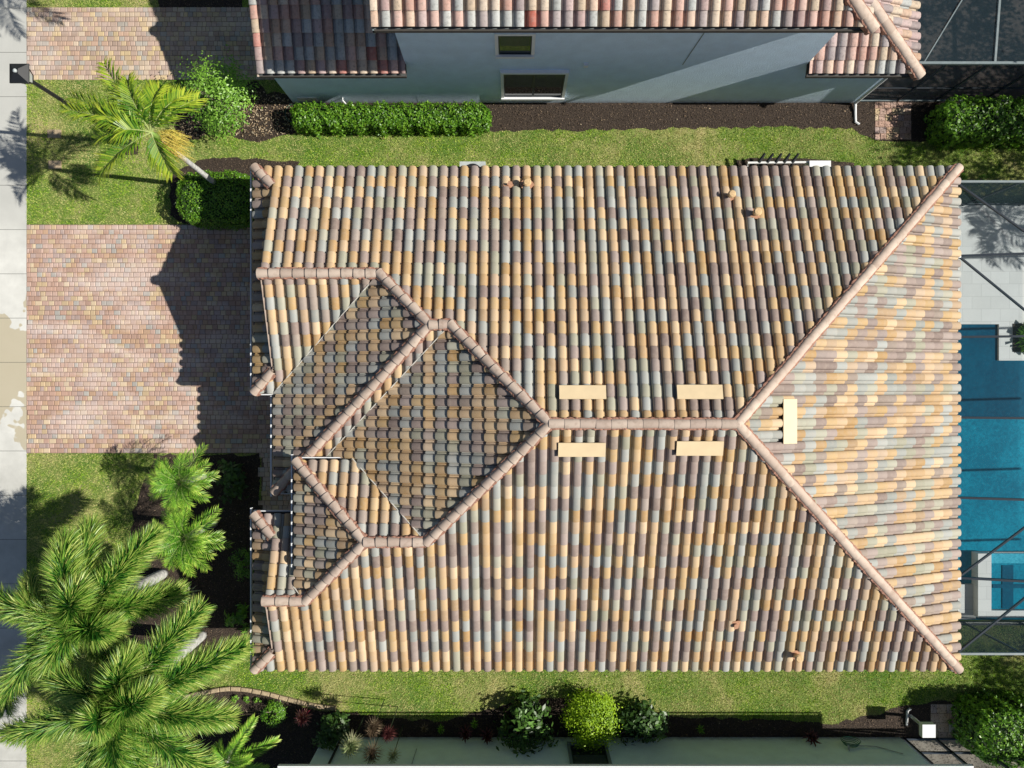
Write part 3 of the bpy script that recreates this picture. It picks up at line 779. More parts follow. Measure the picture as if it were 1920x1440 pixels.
house = thing('tiled_house', (2, -1, 0), 'single storey house under a blended tan, grey and mauve tile roof in the middle', 'house')
wallb = MB()
foot = [(-6.2, -.7), (-5.2, -.7), (-5.2, -2.55), (-4.6, -2.55), (-4.6, -5.2), (-6.2, -5.2), (-6.2, -7.45), (12.0, -7.45), (12.0, 5.5), (-6.2, 5.5)]
foot = [(-6.2, .35), (-6.0, .35), (-6.0, -2.5), (-5.3, -2.5), (-5.3, -4.3), (-6.35, -4.3), (-6.35, -7.45), (12.0, -7.45), (12.0, 5.5), (-6.2, 5.5)]
wallb.prism(foot, 0, ZE - .04)
wallb.prism([(-5.4, -2.5), (-3.6, -2.5), (-3.6, -5.1), (-5.4, -5.1)], ZE - .04, ZC - .06)
for y0, y1, yr, zr in ((DY, NY, GR, ZE + PITCH * (NY - GR)), (SY, GY, GRY, ZG)):   # gable walls above the little west hips
    k = rk + .1
    wallb.add([(-6.52, y0 + k, ZE + .1), (-6.52, y1 - k, ZE + .1), (-6.52, yr, zr - .1), (-6.40, y0 + k, ZE + .1), (-6.40, y1 - k, ZE + .1), (-6.40, yr, zr - .1)], [(0, 1, 2), (5, 4, 3), (0, 3, 4, 1), (1, 4, 5, 2), (2, 5, 3, 0)])
wallb.build('wall', M['wall_cream'], house)

slopes = [
    ((0, NY), (0, -1), ZE, [(WX, NY), (RK, NY - rk), (RK + .001, GR), (AXE + (NY - GR), GR), (ARX, AR), (B1, AR), (B2, RY), (AX, RY), (EX, NY)]),
    ((0, SY), (0, 1), ZE, [(WX, SY), (EX, SY), (AX, RY), (B2, RY), (VX, ER), (CRX, ER), (CGX, GRY), (RK + .001, GRY), (RK, SY + rk)]),
    ((EX, 0), (-1, 0), ZE, [(EX, NY), (EX, SY), (AX, RY)]),
    ((0, DY), (0, 1), ZE, [(WX, DY), (RK, DY + rk), (RK + .001, GR), (AXE + (GR - DY), GR), (AXE, DY)]),
    ((AXE, 0), (1, 0), ZE, [(AXE, EY), (AXE + .001, DY), (AXE + (GR - DY), GR), (ARX, AR)]),
    ((0, EY), (0, 1), ZE, [(AXE, EY), (ARX, AR), (B1, AR), (BX, EY)]),
    ((BX, 0), (1, 0), ZE, [(B1, AR), (B2, RY), (VX, ER), (VX2 + .3, FY - .3), (VX2, FY - .45), (-5.6, FY - .45), (-5.6, EY + (-5.6 - BX))]),
    ((CX_, 0), (1, 0), ZC, [(CX_, FY), (CRX, ER), (CGX, GRY), (CX_ + .001, GRY + (ZG - ZC) / PITCH)]),
    ((0, FY), (0, -1), ZC, [(CX_, FY), (VX2, FY), (VX, ER), (CRX, ER)]),
    ((0, GY), (0, -1), ZE, [(WX, GY), (-5.6, GY), (-5.6 + .001, GRY), (RK, GRY), (RK - .001, GY - rk)]),
    ((WX, 0), (1, 0), ZE, [(WX, DY), (WX + .001, NY), (RK, NY - rk), (-6.5, NY - rk - .3), (-6.501, DY + rk + .3), (RK - .001, DY + rk)]),
    ((WX, 0), (1, 0), ZE, [(WX, SY), (WX + .001, GY), (RK, GY - rk), (-6.5, GY - rk - .3), (-6.501, SY + rk + .3), (RK - .001, SY + rk)]),
]
acc = []; pl = []
for k, (e, g_, z0, poly) in enumerate(slopes):
    zf = slope_mesh(acc, e, g_, z0, poly, seed=100 + k); pl.append((poly, zf))
roof = merge('roof', acc, M['tile'], house); decking(pl, roof)

def zN(y): return ZE + PITCH * (NY - y)
def zS(y): return ZE + PITCH * (y - SY)
runs = [
    ((RK - .06, GR, zN(GR)), (AXE + NY - GR, GR, zN(GR))), ((AXE + NY - GR, GR, zN(GR)), (ARX, AR, zN(AR))), ((ARX, AR, zN(AR)), (B1, AR, zN(AR))),
    ((B1, AR, zN(AR)), (B2, RY, zN(RY))), ((B2, RY, zN(RY)), (AX, RY, zN(RY))), ((EX, NY, ZE), (AX, RY, zN(RY))), ((EX, SY, ZE), (AX, RY, zN(RY))),
    ((VX, ER, ZER), (B2, RY, zN(RY))), ((CRX, ER, ZER), (VX, ER, ZER)), ((CGX, GRY, ZG), (CRX, ER, ZER)), ((RK - .06, GRY, ZG), (CGX, GRY, ZG)),
    ((CX_, FY, ZC), (CRX, ER, ZER)), ((AXE, EY, ZE), (ARX, AR, zN(AR))),
    ((WX, NY, ZE), (RK, NY - rk, ZE + PITCH * rk)), ((WX, DY, ZE), (RK, DY + rk, ZE + PITCH * rk)),
    ((WX, GY, ZE), (RK, GY - rk, ZE + PITCH * rk)), ((WX, SY, ZE), (RK, SY + rk, ZE + PITCH * rk)),
]
for i, (a, b) in enumerate(runs):
    up_ = Vector((0, 0, .02)); big_ = i in (4, 5, 6)
    if a[2] <= ZE + .001 or a[2] == ZC: a = Vector(a) + (Vector(b) - Vector(a)).normalized() * .10
    cap_run(roof, Vector(a) + up_, Vector(b) + up_, seglen=.37 if big_ else .335, r=.122, seed=i, taper=.008 if big_ else .036)
# valley flashings
for a, b in (((AXE, DY, ZE), (AXE + GR - DY, GR, ZE + PITCH * (GR - DY))), ((-5.6, EY + (-5.6 - BX), ZE + PITCH * (-5.6 - BX)), (B1, AR, zN(AR))), ((VX2, FY, ZC), (VX, ER, ZER)), ((CX_, GRY + (ZG - ZC) / PITCH, ZC), (CGX, GRY, ZG))):
    MB().beam(Vector(a) + Vector((0, 0, .105)), Vector(b) + Vector((0, 0, .105)), .02, .05).build('valley_flashing', M['flash'], roof)
# barge trims under the rakes
for yr, zr, y0, y1 in ((GR, zN(GR), DY + rk, NY - rk), (GRY, ZG, SY + rk, GY - rk)):
    for ye in (y0, y1):
        MB().beam((RK - .012, ye, ZE + PITCH * rk + .01), (RK - .012, yr, zr + .01), .03, .10).build('barge_trim', M['cap'], roof)
# white eave edges
gut = [((WX - .09, DY - .03), (WX - .09, NY + .03), ZE), ((WX - .09, DY - .01), (AXE - .02, DY - .01), ZE), ((AXE - .09, EY - .1), (AXE - .09, DY - .05), ZE), ((AXE - .02, EY - .01), (CX_ + .3, EY - .01), ZE),
       ((CX_ - .09, FY + .10), (CX_ - .09, GRY + .5), ZC), ((CX_ - .02, FY + .01), (VX2, FY + .01), ZC), ((WX - .02, GY + .01), (CX_ + .2, GY + .01), ZE), ((WX - .09, SY - .03), (WX - .09, GY + .10), ZE),
       ((WX + .02, SY + .08), (EX - .02, SY + .08), ZE - .03), ((WX + .02, NY - .08), (EX - .02, NY - .08), ZE - .03), ((EX - .07, SY + .1), (EX - .07, NY - .1), ZE - .03)]
for a, b, z in gut:
    MB().beam((a[0], a[1], z - .10), (b[0], b[1], z - .10), .035, .11).build('gutter', M['white'], house)
# soffit
MB().prism([(WX + .02, SY + .1), (EX - .1, SY + .1), (EX - .1, NY - .1), (WX + .02, NY - .1), (WX + .02, DY), (AXE + .02, DY), (AXE + .02, EY), (-5.2, EY), (-5.2, GY), (WX + .02, GY)], ZE - .12, ZE - .07).build('soffit', M['wall_cream'], house)

def on_roof(px, py, zf):
    z = 4.0
    for _ in range(20): p = P(px, py, z); z = zf(p.x, p.y)
    return P(px, py, z)
zfN, zfS, zfE = pl[0][1], pl[1][1], pl[2][1]
def vent(px0, py0, px1, py1, zf, g_):
    c = on_roof((px0 + px1) / 2, (py0 + py1) / 2, zf); s = (H - c.z) / F; w, h = (px1 - px0) * s, (py1 - py0) * s
    gx_, gy_ = g_; gv = Vector((gx_, gy_, PITCH)).normalized(); uv = Vector((gy_, -gx_, 0)); nv = uv.cross(gv)
    if nv.z < 0: nv = -nv
    lu, lv = (w, h) if gx_ == 0 else (h, w)
    mb = MB(); vs = []
    for a, b, hh in ((-1, -1, .20), (1, -1, .20), (1, 1, .16), (-1, 1, .16)): vs.append(c + uv * a * lu / 2 + gv * b * lv / 2 + nv * hh)
    lo = [c + uv * a * (lu / 2 - .02) + gv * b * (lv / 2 - .02) + nv * .02 for a, b in ((-1, -1), (1, -1), (1, 1), (-1, 1))]
    th = [v - nv * .02 for v in vs]
    mb.add(vs + th, [(0, 1, 2, 3), (7, 6, 5, 4)] + [(i, i + 4, (i + 1) % 4 + 4, (i + 1) % 4) for i in range(4)])
    o = mb.build('roof_vent', M['board'], roof)
    th2 = [v - nv * .021 for v in vs]; m2 = MB()
    ins = [c + (v - c) * .93 for v in th2]
    m2.add(ins + lo, [(i, i + 4, (i + 1) % 4 + 4, (i + 1) % 4) for i in range(4)]); m2.build('vent_throat', M['dark'], roof)
    return o
for r_, zf, g_ in (((1048, 727, 1135, 753), zfN, (0, -1)), ((1267, 726, 1352, 753), zfN, (0, -1)), ((1046, 824, 1134, 851), zfS, (0, 1)), ((1266, 821, 1353, 849), zfS, (0, 1)), ((1458, 748, 1487, 831), zfE, (-1, 0))):
    vent(*r_, zf, g_)
def pipe(px, py, zf, r, h, mat, cap=True):
    c = on_roof(px, py, zf); mb = MB()
    mb.tube([c + Vector((0, 0, -.05)), c + Vector((0, 0, h))], r, 12)
    if cap: mb.lathe(c + Vector((0, 0, h - .02)), [(r * 1.5, 0), (r * 1.55, .04), (r * 1.1, .07), (.01, .075)], 12)
    o = mb.build('vent_pipe', mat, roof)
    m2 = MB(); n = 12; pts = [(c.x + (r + .10 + R.uniform(-.02, .03)) * math.cos(k * math.pi / 6), c.y + (r + .08 + R.uniform(-.02, .03)) * math.sin(k * math.pi / 6)) for k in range(12)]
    m2.add([(x, y, zf(x, y) + .115) for x, y in pts] + [(x, y, zf(x, y) + .0) for x, y in pts], [tuple(range(12))] + [(i + 12, (i + 1) % 12 + 12, (i + 1) % 12, i) for i in range(12)])
    m2.build('pipe_collar', M['clay'], roof)
pipe(953, 348, zfN, .035, .2, M['clay'], False); pipe(988, 348, zfN, .075, .34, M['claytan']); pipe(1366, 369, zfN, .07, .32, M['claytan'])
pipe(1413, 402, zfN, .075, .34, M['claytan']); pipe(1377, 1170, zfS, .06, .2, M['clay'], False); pipe(1489, 1226, zfS, .075, .36, M['claytan'])

# ------------------------------------------------------------------ the two-storey neighbour to the north
YW = P(0, 193).y
nb = thing('two_storey_house', (2, 12, 0), 'two storey blue grey stucco house with pinkish weathered tile roofs at the top', 'house')
wb = MB()
wb.box((-3.0, YW, 0), (8.3, 17, 6.0))
o = wb.build('wall', M['wall_blue'], nb)
MB().box((8.3, YW + .002, 0), (P(1604, 193).x, 17, 2.86)).build('wing_wall', M['wall_blue'], nb)
wb = MB(); wb.prism([(-7.0, YW + .002), (-3.0, YW + .002), (-3.0, 13), (-7.0, 13)], 0, 2.86)
gz = ZE + PITCH * (10.92 - 8.67)
wb.add([(-6.95, 9.0, 2.86), (-6.95, 12.9, 2.86), (-6.95, 10.92, gz - .12), (-6.8, 9.0, 2.86), (-6.8, 12.9, 2.86), (-6.8, 10.92, gz - .12)], [(0, 1, 2), (5, 4, 3), (0, 3, 4, 1), (1, 4, 5, 2), (2, 5, 3, 0)])
wb.build('wing_wall', M['wall_blue'], nb)
Z2, Y2 = 6.12, 8.475
EX2, WX2 = 8.62, -3.35
YN2 = 17.4; RY2 = (Y2 + YN2) / 2; H2 = RY2 - Y2
NE_X, LY = 11.46, 8.67
sl2 = [((0, Y2), (0, 1), Z2, [(WX2, Y2), (EX2, Y2), (EX2 - H2, RY2), (WX2 + .001, RY2)]),
       ((EX2, 0), (-1, 0), Z2, [(EX2, Y2), (EX2 - .001, YN2), (EX2 - H2, RY2)]),
       ((0, YN2), (0, -1), Z2, [(WX2, YN2), (WX2 + .001, RY2), (EX2 - H2, RY2), (EX2, YN2)]),
       ((0, LY), (0, 1), ZE, [(-7.15, LY), (-2.98, LY), (-2.981, 10.92), (-7.149, 10.92)]),
       ((0, 13.17), (0, -1), ZE, [(-7.15, 13.17), (-7.149, 10.92), (-2.981, 10.92), (-2.98, 13.17)]),
       ((0, LY), (0, 1), ZE, [(8.31, LY), (NE_X, LY), (8.32, LY + NE_X - 8.32)]),
       ((NE_X, 0), (-1, 0), ZE, [(NE_X, LY), (NE_X - .001, 16.5), (8.32, 16.5), (8.321, LY + NE_X - 8.32)])]
acc = []; pl2 = []
for k, (e, g_, z0, poly) in enumerate(sl2): pl2.append((poly, slope_mesh(acc, e, g_, z0, poly, seed=300 + k)))
roof2 = merge('roof', acc, M['tile_pink'], nb); decking(pl2, roof2)
for i, (a, b) in enumerate((((EX2, Y2, Z2), (EX2 - H2, RY2, Z2 + PITCH * H2)), ((EX2, YN2, Z2), (EX2 - H2, RY2, Z2 + PITCH * H2)), ((WX2, RY2, Z2 + PITCH * H2), (EX2 - H2, RY2, Z2 + PITCH * H2)), ((NE_X, LY, ZE), (8.32, LY + NE_X - 8.32, ZE + PITCH * (NE_X - 8.32))), ((-7.15, 10.92, gz), (-3, 10.92, gz)))):
    cap_run(roof2, Vector(a) + Vector((0, 0, .02)), Vector(b) + Vector((0, 0, .02)), seglen=.40, seed=40 + i, taper=.012, r=.145)
for a, b, z in (((WX2, Y2 + .06), (EX2, Y2 + .06), Z2), ((EX2 - .06, Y2), (EX2 - .06, YN2), Z2), ((WX2 + .02, Y2), (WX2 + .02, YN2), Z2), ((-7.13, LY + .06), (-3.0, LY + .06), ZE), ((8.33, LY + .06), (NE_X, LY + .06), ZE), ((NE_X - .06, LY), (NE_X - .06, 16.5), ZE)):
    MB().beam((a[0], a[1], z - .09), (b[0], b[1], z - .09), .04, .16).build('fascia', M['alu'], nb)
MB().box((WX2 + .1, Y2 + .1, Z2 - .17), (EX2 - .1, YN2 - .1, Z2 - .13)).build('soffit', M['wall_blue'], nb)
# rake boards of the low west wing
for y0, y1 in ((LY, 10.92), (13.17, 10.92)):
    MB().beam((-7.15, y0, ZE - .02), (-7.15, y1, gz - .02), .03, .14).build('barge_trim', M['cap'], nb)

def window(parent, x0, x1, z0, z1, y, lights=1, wall_out=-1, mat='white'):
    """a framed opening on a wall whose outside faces -y (wall_out=-1) or +y"""
    s = wall_out
    fr = MB(); t = .09; d = .06
    fr.box((x0, y, z0 - .02), (x1, y + s * .10, z0 + t * .9)); fr.box((x0, y, z1 - t), (x1, y + s * .10, z1))
    fr.box((x0 + .002, y, z0 + t), (x0 + t, y + s * d, z1 - t)); fr.box((x1 - t, y, z0 + t), (x1 - .002, y + s * d, z1 - t))
    w = fr.build('window', M[mat], parent)
    i0, i1, j0, j1 = x0 + t, x1 - t, z0 + t * .9, z1 - t
    g1 = MB().box((i0 + .03, y + s * .004, j0 + .03), (i1 - .03, y + s * .012, j1 - .03)); g1.build('pane', M['glass'], w)
    sa = MB(); sa.box((i0, y, j0), (i1, y + s * .03, j0 + .04)); sa.box((i0, y, j1 - .04), (i1, y + s * .03, j1)); sa.box((i0, y, j0 + .04), (i0 + .035, y + s * .03, j1 - .04)); sa.box((i1 - .035, y, j0 + .04), (i1, y + s * .03, j1 - .04))
    for k in range(1, lights): xm = i0 + (i1 - i0) * k / lights; sa.box((xm - .03, y, j0 + .04), (xm + .03, y + s * .034, j1 - .04))
    sa.build('sash', M['bronze'], w)
    bl = MB(); z = j0 + .4 * (j1 - j0)
    while z < j1 - .06: bl.box((i0 + .05, y + s * .0125, z), (i1 - .05, y + s * .015, z + .02)); z += .05
    bl.build('blind', M['blind'], w)
    return w
window(nb, -.335, 1.64, .50, 2.57, YW, 2); window(nb, -.45, .61, 3.57, 5.0, YW, 1)
# small fittings on the wall
MB().box((2.02, YW - .07, 2.88), (2.14, YW, 3.02)).build('wall_box', M['white'], nb)
MB().box((-6.75, YW - .03, .25), (-6.15, YW, .5)).build('access_panel', M['white'], nb)
MB().tube([(4.93, YW - .012, 5.1), (4.80, YW - .012, 2.95)], .012, 5).build('cable', M['alu'], nb)
dx_ = P(1604, 193).x
MB().tube([(dx_ - .06, YW - .05, 2.8), (dx_ - .06, YW - .05, .12)], .045, 8).tube([(dx_ - .06, YW - .05, .12), (dx_ - .03, YW - .35, .05), (dx_ - .02, YW - .62, .045), (dx_ + .1, YW - .7, .045)], .042, 8).build('downspout', M['white'], nb)
MB().tube([(-5.32, YW, .45), (-5.32, YW - .08, .45), (-5.25, YW - .14, .3)], .022, 8).build('wall_tap', M['pvc'], nb)

# ------------------------------------------------------------------ southern neighbour
YS = P(0, 1383).y; sb = thing('green_stucco_house', (3, -14, 0), 'single storey house with a grey green stucco wall along the bottom edge', 'house')
MB().box((-6.03, YS, 0), (-5.5, -18, 2.8)).box((-5.5, YS + .02, 0), (12.4, -18, 2.8)).build('wall', M['wall_green'], sb)
acc = []; spoly = [(-6.6, YS + .47), (13.0, YS + .47), (13.0 - 3.6, YS - 3.1), (-6.599, YS - 3.1)]
zf = slope_mesh(acc, (0, YS + .47), (0, -1), ZE, spoly, seed=500); r3 = merge('roof', acc, M['tile_pink'], sb); decking([(spoly, zf), ([(13.0, YS + .5), (13.0, YS - 7), (9.4, YS - 7), (9.4, YS - 3.1)], lambda x, y: ZE + PITCH * (13.0 - x)), ([(-6.6, YS - 3.1), (9.4, YS - 3.1), (9.4, YS - 6.7), (-6.6, YS - 6.7)], lambda x, y: ZE + PITCH * (3.6 - (YS - 3.1 - y)))], r3)
MB().beam((-6.6, YS + .53, ZE - .03), (13.0, YS + .53, ZE - .03), .05, .12).build('gutter', M['white'], sb)
a = P(1064, 1398, .8); window(sb, a.x, a.x + 1.25, .55, 2.2, YS + .02, 1, 1, 'alu')
MB().tube([(-5.42, YS + .07, 2.7), (-5.42, YS + .07, .1)], .04, 6).build('downspout', M['dark'], sb)
MB().tube([(-3, YS + .03, 2.6), (-2.95, YS + .03, .8)], .006, 4).build('cable', M['dark'], sb)
MB().tube([(10.35, YS + .06, 1.0), (10.5, YS + .10, .72), (11.3, YS + .06, .72), (11.9, YS + .06, 1.2)], .018, 6).tube([(10.4, YS + .02, .85), (10.4, YS + .15, .8)], .03, 6).build('wall_tap', M['grey_box'], sb)

# ------------------------------------------------------------------ pool, its deck and the screen cage
def struct_box(name, a, b, mat):
    o = MB().box(a, b).build(name, mat); o["kind"] = 'structure'; return o
X0 = 12.0; yn, ys_ = 5.71, -7.61
pw_n, pw_s = P(0, 608).y, P(0, 1170).y
XE = 22.0
deckp = MB(); deckp.box((X0, pw_n, -.25), (XE, yn, .03)); deckp.box((P(1872, 0).x, P(0, 676).y, -.25), (XE, pw_n, .031)); deckp.box((X0, ys_, -.25), (XE, pw_s, .029)); deckp.box((20.0, pw_s, -.25), (XE, P(0, 676).y, .03))
o = deckp.build('pool_deck', M['pooldeck']); o["kind"] = 'structure'
sheet('pool_water', [(X0, P(0, 783).y), (20, P(0, 783).y), (20, pw_s), (X0, pw_s)][::-1], -.045, M['water'])
sheet('pool_water_dark_end', [(X0, P(0, 783).y), (20, P(0, 783).y), (20, P(0, 676).y), (P(1872, 0).x, P(0, 676).y), (P(1872, 0).x, pw_n), (X0, pw_n)], -.041, M['water_dark'])  # north end of the pool, its shade painted in by the darker water
bpy.data.objects['pool_water_dark_end'].data.flip_normals() if False else None
spa = thing('spa', P(1905, 1095, 0), 'raised white edged spa at the pool end near the lower right', 'spa')
sx, sy0, sy1 = P(1834, 0, .3).x, P(0, 1158, .3).y, P(0, 1038, .3).y
MB().box((sx, sy0, -.3), (sx + .42, sy1, .30)).box((sx + .42, sy0, -.3), (19, sy0 + .22, .30)).box((sx + .42, sy0 + .22, -.3), (19, sy1, .10)).build('coping', M['pooldeck'], spa)
MB().box((sx + .43, sy0 + .23, .10), (18.98, sy1 - .34, .16)).build('water', M['water'], spa)
MB().box((sx + .43, sy1 - .33, .10), (18.98, sy1 - .02, .20)).build('spillway', M['water_light'], spa)
bench = MB(); bx = P(1880, 0, .2).x; bench.box((bx, sy0 + .25, .16), (bx + .35, sy1 - .4, .185)); bench.box((bx - .3, sy0 + .9, .162), (18.9, sy0 + 1.02, .186)); bench.build('underwater_bench', M['water_dark'], spa)
slab = MB().box((X0, P(0, 1160).y, -.2), (P(1828, 0).x, P(0, 1095).y, .05)).build('pool_step', M['pooldeck']); slab["kind"] = 'structure'
pl_ = thing('planter_grass', P(1915, 632, 0), 'clump of green ornamental grass in the pool deck corner', 'plant')
gm = MB()
for i in range(420):
    a_ = R.uniform(0, 6.28); b0 = Vector((R.uniform(16.2, 17.3), R.uniform(P(0, 660).y + .15, P(0, 607).y - .1), .03)); d = Vector((math.cos(a_), math.sin(a_), 0)); s_ = Vector((-d.y, d.x, 0)) * .012; L_ = R.uniform(.15, .35)
    gm.add([b0 - s_, b0 + s_, b0 + d * L_ * .5 + Vector((0, 0, L_ * .9)), b0 + d * L_ + Vector((0, 0, L_ * .5))], [(0, 1, 2), (1, 3, 2)])
gm.build('foliage', M['shrub'], pl_); MB().box((16.0, P(0, 660).y, .031), (17.4, P(0, 607).y, .05)).build('soil', M['mulch'], pl_)

cage = thing('pool_screen_cage', (14, -1, 0), 'dark framed insect screen enclosure over the pool beside the tiled house', 'screen enclosure')
zt = 2.88; rise = .24
def cz(x): return zt + rise * (x - 12.6)
bm_ = []
for py in (480, 632, 783, 933, 1083):
    y = P(0, py, 2.9).y; MB().beam((12.5, y, zt), (XE, y, cz(XE)), .06, .10).build('beam', M['bronze'], cage)
for y in (yn, ys_):
    MB().beam((12.0, y, zt + .0), (XE, y, zt), .06, .06).build('eave_beam', M['alu'], cage)
for (a0, a1, b0, b1) in ((1797, 345, 1960, 462), (1797, 480, 1960, 613), (1797, 1082, 1960, 960), (1797, 1222, 1960, 1090)):
    p = P(a0, a1, zt); q = P(b0, b1, zt + .45); MB().beam(p, q, .045, .07).build('brace', M['bronze'], cage)
for y in (yn, ys_):
    for x in (12.55, 14.4, 16.2, 18, 20, 22): MB().beam((x, y, .0), (x, y, zt), .05, .05).build('post', M['bronze'], cage)
    MB().beam((12.0, y, .25), (XE, y, .25), .04, .08).build('kick_rail', M['bronze'], cage)
    q = [(12.0, y, .03), (XE, y, .03), (XE, y, zt), (12.0, y, zt)]; MB().add(q, [(0, 1, 2, 3)]) if False else None
    m_ = MB(); m_.add(q, [(0, 1, 2, 3)]); m_.build('wall_screen', M['screen_side'], cage)
m_ = MB(); m_.add([(12.62, ys_, zt), (XE, ys_, zt), (XE, -5.2, cz(XE)), (12.62, -5.2, zt + .02)], [(0, 1, 2, 3)]); m_.add([(12.62, -5.2, zt + .02), (XE, -5.2, cz(XE)), (XE, 3.4, cz(XE)), (12.62, 3.4, zt + .02)], [(0, 1, 2, 3)]); m_.add([(12.62, 3.4, zt + .02), (XE, 3.4, cz(XE)), (XE, yn, zt), (12.62, yn, zt)], [(0, 1, 2, 3)])
m_.build('roof_screen', M['screen'], cage)
for py in (480, 632, 783, 1083):
    c = P(1798, py, 2.95); MB().box((c.x - .07, c.y - .05, 2.8), (c.x + .05, c.y + .05, 2.97)).build('bracket', M['white'], cage)

# screen enclosures of the neighbours
c2 = thing('screen_enclosure', (13, 11, 0), 'dark screen enclosure beside the two storey house at the top right corner', 'screen enclosure')
yk = YW + .05; xk = dx_ + .05
for x in (xk, 12.3, 13.5, 15.0, 16.6, 18.5): MB().beam((x, yk, 0), (x, yk, 2.88), .05, .05).build('post', M['bronze'], c2)
MB().beam((xk, yk, 2.9), (20, yk, 2.9), .07, .09).build('eave_beam', M['alu'], c2); MB().beam((xk, yk, 1.1), (20, yk, 1.1), .04, .05).build('rail', M['bronze'], c2)
MB().beam((xk, yk, .06), (20, yk, .06), .05, .1).build('kick_rail', M['alu'], c2)
for x in (13.6, 17.4): MB().beam((x, yk, 2.9), (x + .3, 17, 3.4), .06, .08).build('beam', M['alu'], c2)
MB().beam((11.6, yk, 2.9), (14.5, 14, 3.3), .03, .03).build('brace', M['alu'], c2)
m_ = MB(); m_.add([(xk, yk, 0), (20, yk, 0), (20, yk, 2.9), (xk, yk, 2.9)], [(0, 1, 2, 3)]); m_.add([(xk, yk, 2.9), (20, yk, 2.9), (20, 17, 3.4), (xk, 17, 3.4)], [(0, 1, 2, 3)]); m_.build('screen', M['screen_dark'], c2)
sheet('neighbour_patio', [(xk, yk), (20, yk), (20, 17), (xk, 17)], .02, plain('patio_paver', (.17, .13, .11), .9, nscale=3, var=.4))
c3 = thing('garden_screen_enclosure', (14, -13, 0), 'dark framed screen enclosure beside the green stucco house at the bottom right', 'screen enclosure')
for x in (12.5, 13.5, 14.6, 15.9, 17.2): MB().beam((x, YS, 0), (x, YS, 2.88), .09, .06).build('post', M['bronze'], c3)
for z in (.1, 1.0, 2.88): MB().beam((12.46, YS, z), (19, YS, z), .06, .07).build('rail', M['bronze'], c3)
m_ = MB(); m_.add([(12.5, YS, 0), (19, YS, 0), (19, YS, 2.88), (12.5, YS, 2.88)], [(0, 1, 2, 3)]); m_.add([(12.5, YS, 2.88), (19, YS, 2.88), (19, -18, 3.2), (12.5, -18, 3.2)], [(0, 1, 2, 3)]); m_.build('screen', M['screen'], c3)
sheet('garden_patio', [(12.5, -18), (19, -18), (19, YS), (12.5, YS)], .02, plain('patio_tan', (.24, .20, .16), .9, nscale=2, var=.3))

# ------------------------------------------------------------------ small things by the houses
ac = thing('air_conditioner', (-1.08, 5.95, 0), 'pale grey air conditioner just outside the top eave of the tiled house', 'air conditioner')
c = P(886, 340, .8); 
MB().box((c.x - .4, c.y - .25, .05), (c.x + .4, c.y + .62, .78)).build('cabinet', M['grey_box'], ac)
ac.location = (c.x, c.y, 0)
for ch in list(ac.children): ch.data.transform(Matrix.Translation(Vector((-1.08, 5.95, 0)) - ac.location))
MB().lathe((c.x, c.y + .26, .781), [(.30, 0), (.29, .02), (.26, .02), (.25, .004), (.01, .004)], 24).build('fan_grille', M['dark'], ac)
MB().box((c.x - .5, c.y - .35, .0), (c.x + .5, c.y + .66, .05)).build('base_slab', M['grey_box'], ac)
pe = thing('pool_pump_set', P(1480, 312, 0), 'row of white pool pipes and black valves by the top eave of the tiled house', 'pool equipment')
a, b = P(1402, 305, .7), P(1520, 304, .7)
MB().tube([a + Vector((0, -.4, -.7)), a + Vector((0, -.4, 0)), a, b, b + Vector((0, 0, -.6))], .035, 8).build('pipe', M['pvc'], pe)
for i in range(5):
    x = a.x + .35 + i * .26; MB().tube([(x, a.y + .02, .7), (x + .13, a.y + .24, .86)], [.06, .035], 8).tube([(x, a.y - .3, .1), (x, a.y, .7)], .03, 6).build('valve', M['dark'], pe)
q = P(1538, 306, .8); MB().box((q.x - .33, q.y - .3, .1), (q.x + .33, q.y + .08, .8)).build('cabinet', M['pvc'], pe)
# the white box on the path at the lower right
wbx = thing('white_equipment_box', P(1742, 1385, 0), 'white square topped box on a stand by the garden path at the bottom right', 'box')
q = P(1742, 1371, 1.1); MB().box((q.x - .2, q.y - .2, .9), (q.x + .2, q.y + .2, 1.1)).build('cabinet', M['white'], wbx); MB().tube([(q.x, q.y, 0), (q.x, q.y, .9)], .05, 8).build('stand', M['grey_box'], wbx)
# drain elbow
q = P(1700, 1345, .05); tag(MB().tube([q + Vector((0, -.25, 0)), q + Vector((.02, .2, 0)), q + Vector((.12, .28, 0))], .04, 8).build('drain_pipe', M['pvc']), 'short white drain pipe lying on mulch at the bottom right', 'pipe')
q = P(1815, 1376, .15); tag(MB().lathe(q, [(.02, -.12), (.11, -.12), (.11, -.02), (.07, .05), (.01, .07)], 12).build('garden_light', M['grey_box']), 'small grey path light beside the bottom right hedge', 'path light')
# hose coils
q = P(1592, 1390, .5); hs = MB()
for i in range(4): hs.tube([(q.x + (.2 + .03 * i) * math.cos(t * .35), YS + .08 + i * .04, .62 + (.2 + .02 * i) * math.sin(t * .35)) for t in range(19)], .012, 5)
tag(hs.build('garden_hose', M['hose']), 'coiled green hose hung on the green grey wall', 'hose')
q = P(551, 212, .05); tag(MB().tube([(q.x + .28 * math.cos(t * .35), q.y + .30 * math.sin(t * .35), .03 + .01 * (t % 2)) for t in range(20)], .012, 5).build('soaker_hose', M['hose']), 'thin green hose loop round the left end of the long hedge', 'hose')
